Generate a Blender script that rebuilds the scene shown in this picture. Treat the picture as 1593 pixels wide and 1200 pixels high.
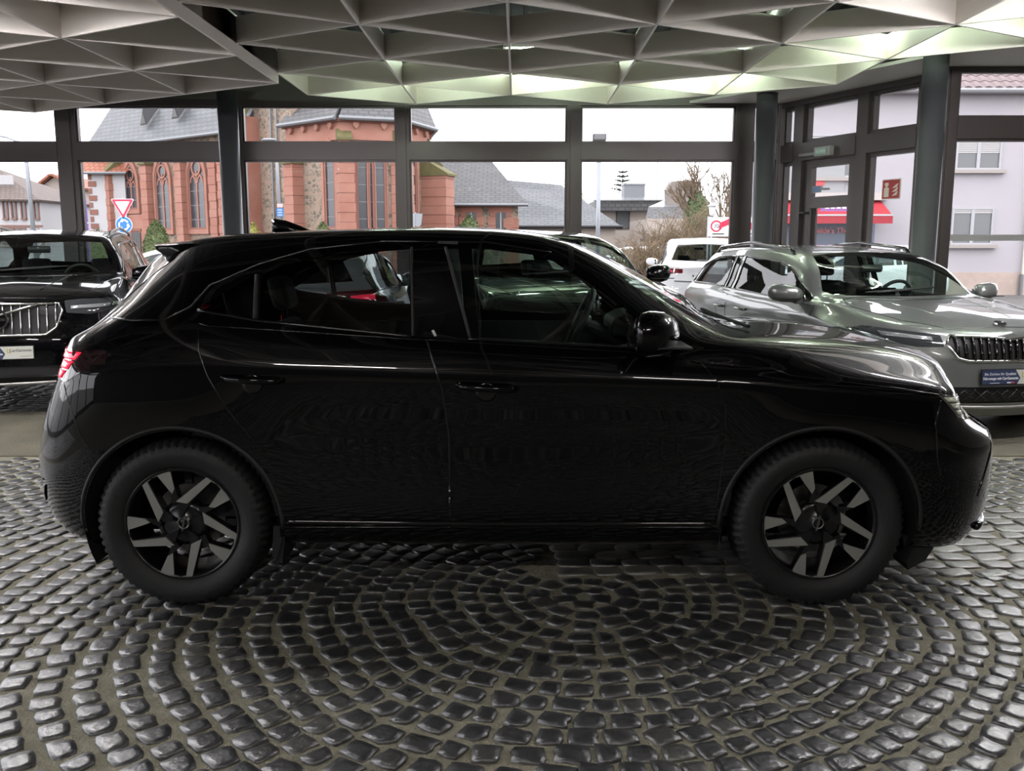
import bpy, bmesh, math, random
import numpy as np
from mathutils import Vector, Matrix

for _o in list(bpy.data.objects):
    bpy.data.objects.remove(_o, do_unlink=True)
SC = bpy.context.scene
COL = SC.collection
random.seed(7)
RNG = np.random.default_rng(7)

# ------------------------------------------------------------------ camera, sky, exposure
CAM_H, PITCH, FPX = 1.453, math.radians(8.8), 1410.0
cam_data = bpy.data.cameras.new('camera')
cam_data.sensor_fit = 'HORIZONTAL'
cam_data.sensor_width = 36.0
cam_data.lens = 36.0 * FPX / 1593.0
cam_data.clip_end = 500
cam = bpy.data.objects.new('camera', cam_data)
COL.objects.link(cam)
cam.location = (0, 0, CAM_H)
cam.rotation_euler = (math.pi / 2 - PITCH, 0, 0)
SC.camera = cam

world = bpy.data.worlds.new('overcast_sky')
SC.world = world
world.use_nodes = True
_bg = world.node_tree.nodes['Background']
_bg.inputs['Color'].default_value = (0.965, 0.955, 1.0, 1)
_bg.inputs['Strength'].default_value = 3.0
SC.view_settings.view_transform = 'Standard'
SC.view_settings.look = 'None'
SC.view_settings.gamma = 1.0
SC.view_settings.use_curve_mapping = False
SC.view_settings.exposure = 0.5


def WP(px, py, Y):
    """world X, Z of a point of the photograph that stands at distance Y"""
    a = math.atan((py - 600) / FPX) + PITCH
    z = CAM_H - Y * math.tan(a)
    d = Y * math.cos(PITCH) + (CAM_H - z) * math.sin(PITCH)
    return (px - 796.5) / FPX * d, z


# ------------------------------------------------------------------ materials
MATS = {}


def mat(name, color, rough=0.5, metal=0.0, coat=0.0, spec=0.5, vary=None, bump=None, emit=None, coord='Object'):
    """vary = (scale, amount, second colour) ; bump = (scale, strength)"""
    if name in MATS:
        return MATS[name]
    m = bpy.data.materials.new(name)
    m.use_nodes = True
    nt = m.node_tree
    b = nt.nodes['Principled BSDF']
    b.inputs['Base Color'].default_value = (*color, 1)
    b.inputs['Roughness'].default_value = rough
    b.inputs['Metallic'].default_value = metal
    b.inputs['Specular IOR Level'].default_value = spec
    b.inputs['Coat Weight'].default_value = coat
    b.inputs['Coat Roughness'].default_value = 0.02
    if emit:
        b.inputs['Emission Color'].default_value = (*emit[0], 1)
        b.inputs['Emission Strength'].default_value = emit[1]
    if vary or bump:
        tc = nt.nodes.new('ShaderNodeTexCoord')
    if vary:
        n = nt.nodes.new('ShaderNodeTexNoise')
        n.inputs['Scale'].default_value = vary[0]
        n.inputs['Detail'].default_value = 6
        nt.links.new(tc.outputs[coord], n.inputs['Vector'])
        r = nt.nodes.new('ShaderNodeValToRGB')
        r.color_ramp.elements[0].position = 0.35
        r.color_ramp.elements[1].position = 0.65
        r.color_ramp.elements[0].color = (*color, 1)
        c2 = vary[2]
        r.color_ramp.elements[1].color = tuple(color[i] * (1 - vary[1]) + c2[i] * vary[1] for i in range(3)) + (1,)
        nt.links.new(n.outputs['Fac'], r.inputs['Fac'])
        nt.links.new(r.outputs['Color'], b.inputs['Base Color'])
    if bump:
        n2 = nt.nodes.new('ShaderNodeTexNoise')
        n2.inputs['Scale'].default_value = bump[0]
        n2.inputs['Detail'].default_value = 5
        nt.links.new(tc.outputs[coord], n2.inputs['Vector'])
        bp = nt.nodes.new('ShaderNodeBump')
        bp.inputs['Strength'].default_value = bump[1]
        bp.inputs['Distance'].default_value = 0.02
        nt.links.new(n2.outputs['Fac'], bp.inputs['Height'])
        nt.links.new(bp.outputs['Normal'], b.inputs['Normal'])
    MATS[name] = m
    return m


def glass(name, tint, refl=1.0, ior=1.5, rough=0.0):
    if name in MATS:
        return MATS[name]
    m = bpy.data.materials.new(name)
    m.use_nodes = True
    nt = m.node_tree
    nt.nodes.clear()
    out = nt.nodes.new('ShaderNodeOutputMaterial')
    tr = nt.nodes.new('ShaderNodeBsdfTransparent')
    tr.inputs['Color'].default_value = (*tint, 1)
    gl = nt.nodes.new('ShaderNodeBsdfGlossy')
    gl.inputs['Roughness'].default_value = rough
    gl.inputs['Color'].default_value = (refl, refl, refl, 1)
    lw = nt.nodes.new('ShaderNodeLayerWeight')
    lw.inputs['Blend'].default_value = 0.5
    pw = nt.nodes.new('ShaderNodeMath')
    pw.operation = 'POWER'
    pw.inputs[1].default_value = 5.0
    nt.links.new(lw.outputs['Facing'], pw.inputs[0])
    f0 = ((ior - 1) / (ior + 1)) ** 2
    fr = nt.nodes.new('ShaderNodeMapRange')
    fr.inputs[3].default_value = f0
    fr.inputs[4].default_value = 1.0
    nt.links.new(pw.outputs[0], fr.inputs[0])
    mx = nt.nodes.new('ShaderNodeMixShader')
    nt.links.new(fr.outputs[0], mx.inputs['Fac'])
    nt.links.new(tr.outputs['BSDF'], mx.inputs[1])
    nt.links.new(gl.outputs['BSDF'], mx.inputs[2])
    nt.links.new(mx.outputs['Shader'], out.inputs['Surface'])
    MATS[name] = m
    return m


def brick_mat(name, c1, c2, mortar, w, h, msize=0.02, rough=0.7, coord='UV', squash=0.5, bump=0.4, bias=0.0, noise=0.5):
    """courses of slates, tiles or blocks too small to build, in metres of the UV map"""
    if name in MATS:
        return MATS[name]
    m = bpy.data.materials.new(name)
    m.use_nodes = True
    nt = m.node_tree
    b = nt.nodes['Principled BSDF']
    b.inputs['Roughness'].default_value = rough
    tc = nt.nodes.new('ShaderNodeTexCoord')
    br = nt.nodes.new('ShaderNodeTexBrick')
    br.offset = 0.5
    br.inputs['Scale'].default_value = 1.0
    br.inputs['Brick Width'].default_value = w
    br.inputs['Row Height'].default_value = h
    br.inputs['Mortar Size'].default_value = msize
    br.inputs['Bias'].default_value = bias
    br.inputs['Color1'].default_value = (*c1, 1)
    br.inputs['Color2'].default_value = (*c2, 1)
    br.inputs['Mortar'].default_value = (*mortar, 1)
    nt.links.new(tc.outputs[coord], br.inputs['Vector'])
    n = nt.nodes.new('ShaderNodeTexNoise')
    n.inputs['Scale'].default_value = 1.3
    n.inputs['Detail'].default_value = 5
    nt.links.new(tc.outputs[coord], n.inputs['Vector'])
    mx = nt.nodes.new('ShaderNodeMix')
    mx.data_type = 'RGBA'
    mx.blend_type = 'MULTIPLY'
    mx.inputs[0].default_value = noise
    nt.links.new(br.outputs['Color'], mx.inputs[6])
    r = nt.nodes.new('ShaderNodeMapRange')
    r.inputs[3].default_value = 0.45
    r.inputs[4].default_value = 1.5
    nt.links.new(n.outputs['Fac'], r.inputs[0])
    nt.links.new(r.outputs[0], mx.inputs[7])
    nt.links.new(mx.outputs[2], b.inputs['Base Color'])
    bp = nt.nodes.new('ShaderNodeBump')
    bp.inputs['Strength'].default_value = bump
    bp.inputs['Distance'].default_value = 0.03
    bp.invert = True
    nt.links.new(br.outputs['Fac'], bp.inputs['Height'])
    nt.links.new(bp.outputs['Normal'], b.inputs['Normal'])
    MATS[name] = m
    return m


def rubble_mat(name, c1, c2, c3, joint, scale, coord='UV'):
    """rubble masonry: cells of different stone colours in pale joints"""
    m = bpy.data.materials.new(name)
    m.use_nodes = True
    nt = m.node_tree
    b = nt.nodes['Principled BSDF']
    b.inputs['Roughness'].default_value = 0.85
    tc = nt.nodes.new('ShaderNodeTexCoord')
    mp = nt.nodes.new('ShaderNodeMapping')
    mp.inputs['Scale'].default_value = (scale * 0.7, scale * 1.25, scale)
    nt.links.new(tc.outputs[coord], mp.inputs['Vector'])
    v = nt.nodes.new('ShaderNodeTexVoronoi')
    v.inputs['Scale'].default_value = 1.0
    nt.links.new(mp.outputs['Vector'], v.inputs['Vector'])
    r = nt.nodes.new('ShaderNodeValToRGB')
    e = r.color_ramp.elements
    e[0].position, e[0].color = 0.15, (*c1, 1)
    e[1].position, e[1].color = 0.85, (*c3, 1)
    x = e.new(0.5)
    x.color = (*c2, 1)
    sep = nt.nodes.new('ShaderNodeSeparateColor')
    nt.links.new(v.outputs['Color'], sep.inputs[0])
    nt.links.new(sep.outputs[0], r.inputs['Fac'])
    ve = nt.nodes.new('ShaderNodeTexVoronoi')
    ve.feature = 'DISTANCE_TO_EDGE'
    ve.inputs['Scale'].default_value = 1.0
    nt.links.new(mp.outputs['Vector'], ve.inputs['Vector'])
    st = nt.nodes.new('ShaderNodeMapRange')
    st.inputs[1].default_value = 0.03
    st.inputs[2].default_value = 0.10
    nt.links.new(ve.outputs['Distance'], st.inputs[0])
    mx = nt.nodes.new('ShaderNodeMix')
    mx.data_type = 'RGBA'
    nt.links.new(st.outputs[0], mx.inputs[0])
    mx.inputs[6].default_value = (*joint, 1)
    nt.links.new(r.outputs['Color'], mx.inputs[7])
    nt.links.new(mx.outputs[2], b.inputs['Base Color'])
    bp = nt.nodes.new('ShaderNodeBump')
    bp.inputs['Strength'].default_value = 0.5
    bp.inputs['Distance'].default_value = 0.03
    nt.links.new(st.outputs[0], bp.inputs['Height'])
    nt.links.new(bp.outputs['Normal'], b.inputs['Normal'])
    MATS[name] = m
    return m


# ------------------------------------------------------------------ mesh helpers
class MB:
    """collects vertices and faces (with UVs in metres) of ONE mesh object"""

    def __init__(s):
        s.v, s.f, s.uv = [], [], []

    def add(s, verts, faces, uvs=None):
        o = len(s.v)
        s.v += [tuple(v) for v in verts]
        for i, f in enumerate(faces):
            s.f.append([o + k for k in f])
            s.uv.append(uvs[i] if uvs else None)
        return s

    def box(s, x0, x1, y0, y1, z0, z1, M=None):
        vs = [Vector(p) for p in ((x0, y0, z0), (x1, y0, z0), (x1, y1, z0), (x0, y1, z0),
                                  (x0, y0, z1), (x1, y0, z1), (x1, y1, z1), (x0, y1, z1))]
        if M:
            vs = [M @ v for v in vs]
        fs = [(0, 3, 2, 1), (4, 5, 6, 7), (0, 1, 5, 4), (1, 2, 6, 5), (2, 3, 7, 6), (3, 0, 4, 7)]
        X, Y, Z = abs(x1 - x0), abs(y1 - y0), abs(z1 - z0)
        uv = [[(0, 0), (0, Y), (X, Y), (X, 0)], [(0, 0), (X, 0), (X, Y), (0, Y)], [(0, 0), (X, 0), (X, Z), (0, Z)],
              [(0, 0), (Y, 0), (Y, Z), (0, Z)], [(X, 0), (0, 0), (0, Z), (X, Z)], [(Y, 0), (0, 0), (0, Z), (Y, Z)]]
        return s.add(vs, fs, uv)

    def quad(s, a, b, c, d):
        a, b, c, d = map(Vector, (a, b, c, d))
        u = (b - a).normalized()
        n = (b - a).cross(d - a).normalized()
        w = n.cross(u)
        uv = [[((p - a).dot(u), (p - a).dot(w)) for p in (a, b, c, d)]]
        return s.add((a, b, c, d), [(0, 1, 2, 3)], uv)

    def slab(s, a, b, c, d, t):
        """a quad a-b-c-d given thickness t against its normal"""
        a, b, c, d = map(Vector, (a, b, c, d))
        n = (b - a).cross(d - a).normalized() * t
        s.quad(a, b, c, d)
        a2, b2, c2, d2 = a - n, b - n, c - n, d - n
        s.quad(d2, c2, b2, a2)
        for p, q, p2, q2 in ((a, b, a2, b2), (b, c, b2, c2), (c, d, c2, d2), (d, a, d2, a2)):
            s.quad(p2, q2, q, p)
        return s

    def tube(s, pts, r, n=8, cap=True):
        pts = [Vector(p) for p in pts]
        rs = r if isinstance(r, (list, tuple)) else [r] * len(pts)
        o = len(s.v)
        for i, p in enumerate(pts):
            t = (pts[min(i + 1, len(pts) - 1)] - pts[max(i - 1, 0)]).normalized()
            a = t.cross(Vector((0, 0, 1)))
            if a.length < 1e-3:
                a = t.cross(Vector((0, 1, 0)))
            a.normalize()
            b = t.cross(a)
            for k in range(n):
                th = 2 * math.pi * k / n
                s.v.append(tuple(p + (a * math.cos(th) + b * math.sin(th)) * rs[i]))
        for i in range(len(pts) - 1):
            for k in range(n):
                q = (k + 1) % n
                s.f.append([o + i * n + k, o + i * n + q, o + (i + 1) * n + q, o + (i + 1) * n + k])
                s.uv.append(None)
        if cap:
            s.f.append([o + k for k in range(n)])
            s.f.append([o + (len(pts) - 1) * n + k for k in range(n)][::-1])
            s.uv += [None, None]
        return s

    def lathe(s, prof, n=32, M=None, close=False):
        """prof = [(radius, height)] about local Z"""
        o = len(s.v)
        for k in range(n):
            th = 2 * math.pi * k / n
            for r, h in prof:
                p = Vector((r * math.cos(th), r * math.sin(th), h))
                s.v.append(tuple(M @ p if M else p))
        m = len(prof)
        for k in range(n):
            q = (k + 1) % n
            for j in range(m - 1 if not close else m):
                j2 = (j + 1) % m
                s.f.append([o + k * m + j, o + q * m + j, o + q * m + j2, o + k * m + j2])
                s.uv.append(None)
        return s

    def prism(s, poly, h0, h1, M=None):
        """polygon (x,y) extruded from z=h0 to z=h1"""
        n = len(poly)
        vs = [Vector((p[0], p[1], h0)) for p in poly] + [Vector((p[0], p[1], h1)) for p in poly]
        if M:
            vs = [M @ v for v in vs]
        fs = [list(range(n))[::-1], [n + i for i in range(n)]]
        uv = [[(poly[i][0], poly[i][1]) for i in range(n)][::-1], [(p[0], p[1]) for p in poly]]
        L = 0
        for i in range(n):
            j = (i + 1) % n
            d = math.dist(poly[i], poly[j])
            fs.append([i, j, n + j, n + i])
            uv.append([(L, h0), (L + d, h0), (L + d, h1), (L, h1)])
            L += d
        return s.add(vs, fs, uv)

    def mesh(s, name, smooth=False):
        me = bpy.data.meshes.new(name)
        me.from_pydata(s.v, [], s.f)
        if any(u for u in s.uv):
            ul = me.uv_layers.new(name='UVMap')
            i = 0
            for f, u in zip(s.f, s.uv):
                for k in range(len(f)):
                    if u:
                        ul.data[i].uv = u[k]
                    i += 1
        if smooth:
            me.polygons.foreach_set('use_smooth', [True] * len(me.polygons))
        me.update()
        return me

    def build(s, name, material, parent=None, smooth=False, bevel=0, fix=True):
        me = s.mesh(name, smooth)
        if fix:
            bm = bmesh.new()
            bm.from_mesh(me)
            bmesh.ops.recalc_face_normals(bm, faces=bm.faces)
            bm.to_mesh(me)
            bm.free()
        return link(name, me, material, parent, bevel)


def link(name, me, material, parent=None, bevel=0):
    o = bpy.data.objects.new(name, me)
    if material is not None and not me.materials:
        me.materials.append(material)
    COL.objects.link(o)
    if parent:
        o.parent = parent
    if bevel:
        b = o.modifiers.new('bevel', 'BEVEL')
        b.width = bevel
        b.segments = 2
        b.limit_method = 'ANGLE'
    return o


def empty(name, loc=(0, 0, 0), rz=0.0):
    o = bpy.data.objects.new(name, None)
    o.empty_display_size = 0.2
    COL.objects.link(o)
    o.location = loc
    o.rotation_euler = (0, 0, rz)
    return o


def tag(o, label=None, cat=None, group=None, kind=None):
    if label:
        o['label'] = label
    if cat:
        o['category'] = cat
    if group:
        o['group'] = group
    if kind:
        o['kind'] = kind
    return o


def text(name, body, size, material, parent, M, extrude=0.001, align='CENTER', bold=0.0):
    cu = bpy.data.curves.new(name, 'FONT')
    cu.body = body
    cu.size = size
    cu.extrude = extrude
    cu.offset = bold
    cu.align_x = align
    cu.align_y = 'CENTER'
    t = bpy.data.objects.new(name, cu)
    COL.objects.link(t)
    bpy.context.view_layer.update()
    me = bpy.data.meshes.new_from_object(t)
    bpy.data.objects.remove(t, do_unlink=True)
    me.name = name
    me.materials.clear()
    o = link(name, me, material, parent)
    o.matrix_local = M
    return o


def frameM(o, xaxis, yaxis):
    """matrix with the given origin, local x and y directions"""
    x = Vector(xaxis).normalized()
    y = Vector(yaxis).normalized()
    z = x.cross(y)
    M = Matrix((x, y, z)).transposed().to_4x4()
    M.translation = Vector(o)
    return M


def pchip(xs, ys):
    xs = np.asarray(xs, float)
    ys = np.asarray(ys, float)
    h = np.diff(xs)
    d = np.diff(ys) / h
    m = np.zeros_like(ys)
    m[0], m[-1] = d[0], d[-1]
    for i in range(1, len(xs) - 1):
        if d[i - 1] * d[i] > 0:
            w1, w2 = 2 * h[i] + h[i - 1], h[i] + 2 * h[i - 1]
            m[i] = (w1 + w2) / (w1 / d[i - 1] + w2 / d[i])

    def f(x):
        x = np.clip(np.asarray(x, float), xs[0], xs[-1])
        i = np.clip(np.searchsorted(xs, x, side='right') - 1, 0, len(xs) - 2)
        t = (x - xs[i]) / h[i]
        return ((1 + 2 * t) * (1 - t) ** 2 * ys[i] + t * (1 - t) ** 2 * h[i] * m[i]
                + t * t * (3 - 2 * t) * ys[i + 1] + t * t * (t - 1) * h[i] * m[i + 1])
    return f


def inpoly(p, poly):
    x, y = p
    c = False
    j = len(poly) - 1
    for i in range(len(poly)):
        xi, yi = poly[i]
        xj, yj = poly[j]
        if (yi > y) != (yj > y) and x < (xj - xi) * (y - yi) / (yj - yi) + xi:
            c = not c
        j = i
    return c
# ------------------------------------------------------------------ the hall: floor
M_MORTAR = mat('sand_joint', (0.25, 0.24, 0.18), 0.95, vary=(14, 0.8, (0.36, 0.345, 0.265)), bump=(90, 0.5), spec=0.15)


def stone_material(name, dark, light, rough, per_island=True):
    m = mat(name, dark, rough)
    nt = m.node_tree
    b = nt.nodes['Principled BSDF']
    b.inputs['Specular IOR Level'].default_value = 1.0
    b.inputs['Coat Weight'].default_value = 1.0
    b.inputs['Coat Roughness'].default_value = 0.46
    b.inputs['Coat IOR'].default_value = 1.8
    tc = nt.nodes.new('ShaderNodeTexCoord')
    geo = nt.nodes.new('ShaderNodeNewGeometry')
    oi = nt.nodes.new('ShaderNodeObjectInfo')
    ad = nt.nodes.new('ShaderNodeMath')
    ad.operation = 'ADD'
    nt.links.new(geo.outputs['Random Per Island'], ad.inputs[0])
    nt.links.new(oi.outputs['Random'], ad.inputs[1])
    fr = nt.nodes.new('ShaderNodeMath')
    fr.operation = 'FRACT'
    nt.links.new(ad.outputs[0], fr.inputs[0])
    n = nt.nodes.new('ShaderNodeTexNoise')
    n.inputs['Scale'].default_value = 16
    n.inputs['Detail'].default_value = 8
    nt.links.new(geo.outputs['Position'], n.inputs['Vector'])
    r = nt.nodes.new('ShaderNodeValToRGB')
    e = r.color_ramp.elements
    e[0].position, e[0].color = 0.0, (*dark, 1)
    e[1].position, e[1].color = 1.0, (*light, 1)
    x = e.new(0.8)
    x.color = tuple(dark[i] * 0.75 + light[i] * 0.25 for i in range(3)) + (1,)
    nt.links.new(fr.outputs[0], r.inputs['Fac'])
    mx = nt.nodes.new('ShaderNodeMix')
    mx.data_type = 'RGBA'
    mx.blend_type = 'MULTIPLY'
    mx.inputs[0].default_value = 0.7
    mr = nt.nodes.new('ShaderNodeMapRange')
    mr.inputs[1].default_value = 0.3
    mr.inputs[2].default_value = 0.7
    mr.inputs[3].default_value = 0.4
    mr.inputs[4].default_value = 1.7
    nt.links.new(n.outputs['Fac'], mr.inputs[0])
    nt.links.new(r.outputs['Color'], mx.inputs[6])
    nt.links.new(mr.outputs[0], mx.inputs[7])
    nt.links.new(mx.outputs[2], b.inputs['Base Color'])
    rr = nt.nodes.new('ShaderNodeMapRange')
    rr.inputs[1].default_value = 0.3
    rr.inputs[2].default_value = 0.7
    rr.inputs[3].default_value = max(0.05, rough - 0.1)
    rr.inputs[4].default_value = rough + 0.15
    nt.links.new(n.outputs['Fac'], rr.inputs[0])
    nt.links.new(rr.outputs[0], b.inputs['Roughness'])
    n2 = nt.nodes.new('ShaderNodeTexNoise')
    n2.inputs['Scale'].default_value = 38
    n2.inputs['Detail'].default_value = 6
    nt.links.new(geo.outputs['Position'], n2.inputs['Vector'])
    bp = nt.nodes.new('ShaderNodeBump')
    bp.inputs['Strength'].default_value = 0.8
    bp.inputs['Distance'].default_value = 0.009
    nt.links.new(n2.outputs['Fac'], bp.inputs['Height'])
    nt.links.new(bp.outputs['Normal'], b.inputs['Normal'])
    return m


M_STONE = stone_material('basalt_cobble', (0.012, 0.014, 0.017), (0.06, 0.057, 0.05), 0.36)
M_FLAT = stone_material('worn_sandstone_sett', (0.085, 0.08, 0.07), (0.17, 0.16, 0.135), 0.5)

FX0, FX1, FY0, FY1 = -9.0, 11.0, -7.0, 14.3
floor = tag(MB().quad((FX0, FY0, -0.0065), (FX1, FY0, -0.0065), (FX1, FY1, -0.0065), (FX0, FY1, -0.0065))
            .build('floor', M_MORTAR, fix=False), 'sandy joint bed of the cobbled showroom floor', None, None, 'structure')


def stone_shape(seed, hi=True):
    r = np.random.default_rng(seed)
    n = 12
    out = []
    for i in range(n):
        th = 2 * math.pi * (i + 0.5) / n
        c, s = math.cos(th), math.sin(th)
        q = (abs(c) ** 6 + abs(s) ** 6) ** (-1 / 6)
        q *= 1 + r.normal(0, 0.06)
        out.append((0.5 * q * c, 0.5 * q * s))
    skx, sky = r.normal(0, 0.09), r.normal(0, 0.09)
    out = [(x * (1 + skx * y * 2), y * (1 + sky * x * 2)) for x, y in out]
    vs, fs = [], []
    for sc, z in ((1.02, -0.016), (0.99, -0.0045), (0.93, 0.0005), (0.5, 0.0015)):
        for x, y in out:
            vs.append((x * sc, y * sc, z + (r.normal(0, 0.0009) if z > -0.01 else 0)))
    vs.append((0, 0, 0.0016 + r.normal(0, 0.0007)))
    for k in range(3):
        for i in range(n):
            j = (i + 1) % n
            fs.append((k * n + i, k * n + j, (k + 1) * n + j, (k + 1) * n + i))
    for i in range(n):
        fs.append((3 * n + i, 3 * n + (i + 1) % n, 4 * n))
    return np.array(vs), fs


SHAPES = [stone_shape(i) for i in range(14)]
stones, flats = [], []          # (x, y, angle, width, depth)
CX, CY = 0.30, 3.62


def in_patch(x, y):
    return x > 0.12 + 0.05 * math.sin(9 * y) and 3.86 < y < 4.90


r = 0.08
while r < 5.2:
    n = max(4, int(round(2 * math.pi * r / 0.104)))
    off = random.random()
    a = 0.0
    ring = [1 + random.uniform(-0.22, 0.22) for _ in range(n)]
    tot = sum(ring)
    for q in ring:
        th = 2 * math.pi * (a + q / 2) / tot + off
        a += q
        rj = r * (1 + .035 * math.sin(3 * th + 1.3 * r) + .02 * math.sin(7 * th - 2.1 * r))
        x, y = CX + rj * math.cos(th), CY + rj * math.sin(th)
        if not (0.9 < y < 6.12 and -5.0 < x < 5.2) or in_patch(x, y):
            continue
        wd = 2 * math.pi * r / tot * q
        stones.append((x + random.gauss(0, .003), y + random.gauss(0, .003), th + random.gauss(0, .09),
                       0.1 * random.uniform(.80, .96), wd * random.uniform(.80, .93)))
    r += 0.103
y = 3.91
row = 0
while y < 4.90:
    x = 0.15 + random.uniform(0, .08)
    while x < 5.3:
        wd = random.uniform(.12, .20)
        flats.append((x + wd / 2, y + 0.02 * math.sin(x * 2.1), random.gauss(0, .02) + 0.10, wd * .93, .105 * random.uniform(.88, .96)))
        x += wd
    y += 0.108
y = 7.98
while y < 14.0:
    x = -9.5 + random.uniform(0, .1)
    while x < 9.5:
        wd = random.uniform(.11, .16)
        stones.append((x + wd / 2, y + .04 * math.sin(x * 1.7), random.gauss(0, .06), wd * .88, .118 * random.uniform(.84, .93)))
        x += wd
    y += 0.125
# the ring field runs on beside and behind the camera in plain rows
y = -2.0
while y < 0.9:
    x = -3.0 + random.uniform(0, .1)
    while x < 3.0:
        wd = random.uniform(.09, .12)
        stones.append((x + wd / 2, y, random.gauss(0, .05), wd * .88, .1 * random.uniform(.84, .93)))
        x += wd
    y += 0.105
for sx in (-1, 1):
    y = 0.95
    while y < 6.1:
        x = 5.0 + random.uniform(0, .1)
        while x < 9.0:
            wd = random.uniform(.11, .15)
            stones.append((sx * (x + .2 + wd / 2), y, random.gauss(0, .05), wd * .88, .12 * random.uniform(.84, .93)))
            x += wd
        y += 0.125


def in_frame(x, y, z=0.0, m=20):
    d = y * math.cos(PITCH) + (CAM_H - z) * math.sin(PITCH)
    if d < .2:
        return False
    v = 600 + FPX * ((CAM_H - z) * math.cos(PITCH) - y * math.sin(PITCH)) / d
    u = 796.5 + FPX * x / d
    return -m < u < 1593 + m and -m < v < 1200 + m


def lay_stones(items, name, material, height=1.0, singles=300):
    vis = [s for s in items if in_frame(s[0], s[1]) and not (-1.9 < s[0] < 1.75 and 3.75 < s[1])]
    vis.sort(key=lambda s: s[0] ** 2 + s[1] ** 2)
    single = set(id(s) for s in vis[:singles])
    meshes = []
    for i, (v, f) in enumerate(SHAPES):
        me = bpy.data.meshes.new(name)
        me.from_pydata([tuple(p) for p in v], [], f)
        me.polygons.foreach_set('use_smooth', [True] * len(me.polygons))
        me.materials.append(material)
        meshes.append(me)
    V, F, base = [], [], 0
    for s in items:
        k = random.randrange(len(SHAPES))
        tx, ty, tz = random.gauss(0, .028), random.gauss(0, .028), random.gauss(0, .0015)
        if id(s) in single:
            o = bpy.data.objects.new(name, meshes[k])
            COL.objects.link(o)
            o.parent = floor
            o.location = (s[0], s[1], tz)
            o.rotation_euler = (tx, ty, s[2])
            o.scale = (s[3], s[4], height)
            continue
        v, f = SHAPES[k]
        p = v * np.array([s[3], s[4], height])
        p[:, 2] += p[:, 0] * -ty + p[:, 1] * tx + tz
        c, sn = math.cos(s[2]), math.sin(s[2])
        q = np.column_stack((p[:, 0] * c - p[:, 1] * sn + s[0], p[:, 0] * sn + p[:, 1] * c + s[1], p[:, 2]))
        V.append(q)
        F += [[base + i for i in g] for g in f]
        base += len(v)
    if V:
        me = bpy.data.meshes.new(name + 's_beyond')
        me.from_pydata(np.concatenate(V).tolist(), [], F)
        me.polygons.foreach_set('use_smooth', [True] * len(me.polygons))
        o = link(name + 's_beyond', me, material, floor)
        o['kind'] = 'stuff'


lay_stones(stones, 'cobblestone', M_STONE, 1.0, 300)
lay_stones(flats, 'paving_sett', M_FLAT, 0.75, 200)
M_STRIP = mat('worn_pale_paving', (0.12, 0.112, 0.082), 0.6, vary=(2.2, .9, (0.19, 0.178, 0.13)), bump=(60, .6), spec=.3)
tag(MB().box(FX0 + .3, FX1 - .3, 6.17, 7.88, -.012, .002).build('floor_strip', M_STRIP),
    'smooth worn pale strip across the cobbled floor behind the cars', None, None, 'structure')

# ------------------------------------------------------------------ the hall: triangular ceiling grid
HC = 3.403
GS, GA = 1.535, 1.334
M_FIN = mat('ceiling_fin_paint', (0.78, 0.73, 0.67), 0.45, vary=(1.5, .4, (0.72, 0.67, 0.62)))
M_EDGE = mat('fin_edge_floor_light', (0.92, 0.89, 0.86), 0.4)  # undersides of the fins painted paler for light rising from the floor
ceil_root = tag(empty('ceiling', (0, 0, HC)), 'off-white triangular fin grid hanging below the dark ceiling', None, None, 'structure')


def gv(k, n, z):
    Y = 7.74 + GS * n + (0.5 * GS if k % 2 else 0)
    return Vector((k * GA - 0.09 + 0.0065 * Y, Y, z))


right_max = {-2: 3, -1: 3, 0: 3, 1: 3, 2: 3, 3: 2, 4: 1, 5: 0, 6: 0, 7: -1, 8: -1}
left_max = {-2: 2, -3: 2, -4: 3, -5: 3, -6: 3, -7: 3, -8: 3}
NMIN = -9
fins = []


def plane_fins(vmax, drop, ztop):
    for k, nm in vmax.items():
        for n in range(NMIN, nm + 1):
            nb = [(k, n + 1)]
            if k % 2 == 0:
                nb += [(k + 1, n), (k + 1, n - 1)]
            else:
                nb += [(k + 1, n), (k + 1, n + 1)]
            for (k2, n2) in nb:
                if k2 in vmax and NMIN <= n2 <= vmax[k2]:
                    fins.append((gv(k, n, -drop), gv(k2, n2, -drop), ztop + drop))


plane_fins(right_max, 0.0, 0.25)
plane_fins(left_max, 0.115, 0.27)
fin_far = MB()
fin_mesh = {}
for a, b, hh in fins:
    seen = in_frame(a.x, a.y, HC + a.z, 60) or in_frame(b.x, b.y, HC + b.z, 60)
    d = b - a
    if seen:
        key = (round(d.length, 2), round(hh, 3))
        if key not in fin_mesh:
            fin_mesh[key] = MB().box(0, 1, -.011, .011, 0, 1).mesh('fin')
            fin_mesh[key].materials.append(M_FIN)
            fin_mesh[key].materials.append(M_EDGE)
            fin_mesh[key].polygons[0].material_index = 1
        o = link('fin', fin_mesh[key], None, ceil_root)
        o.location = a
        o.rotation_euler = (0, 0, math.atan2(d.y, d.x))
        o.scale = (d.length, 1, hh)
    else:
        M = Matrix.Translation(a) @ Matrix.Rotation(math.atan2(d.y, d.x), 4, 'Z')
        fin_far.box(0, d.length, -.009, .009, 0, hh, M)
o = fin_far.build('fins_beyond', M_FIN, ceil_root, fix=False)
o['kind'] = 'stuff'
M_DECK = mat('dark_roof_deck', (0.035, 0.037, 0.04), 0.6)
deck = MB()
deck.box(FX0 - .6, FX1 + .6, FY0, FY1 + .6, 1.05, 1.25)
x = FX0
while x < FX1:
    deck.box(x, x + .10, FY0, FY1, 1.0, 1.05)
    x += .2
deck.build('roof_deck', M_DECK, ceil_root)
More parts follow.
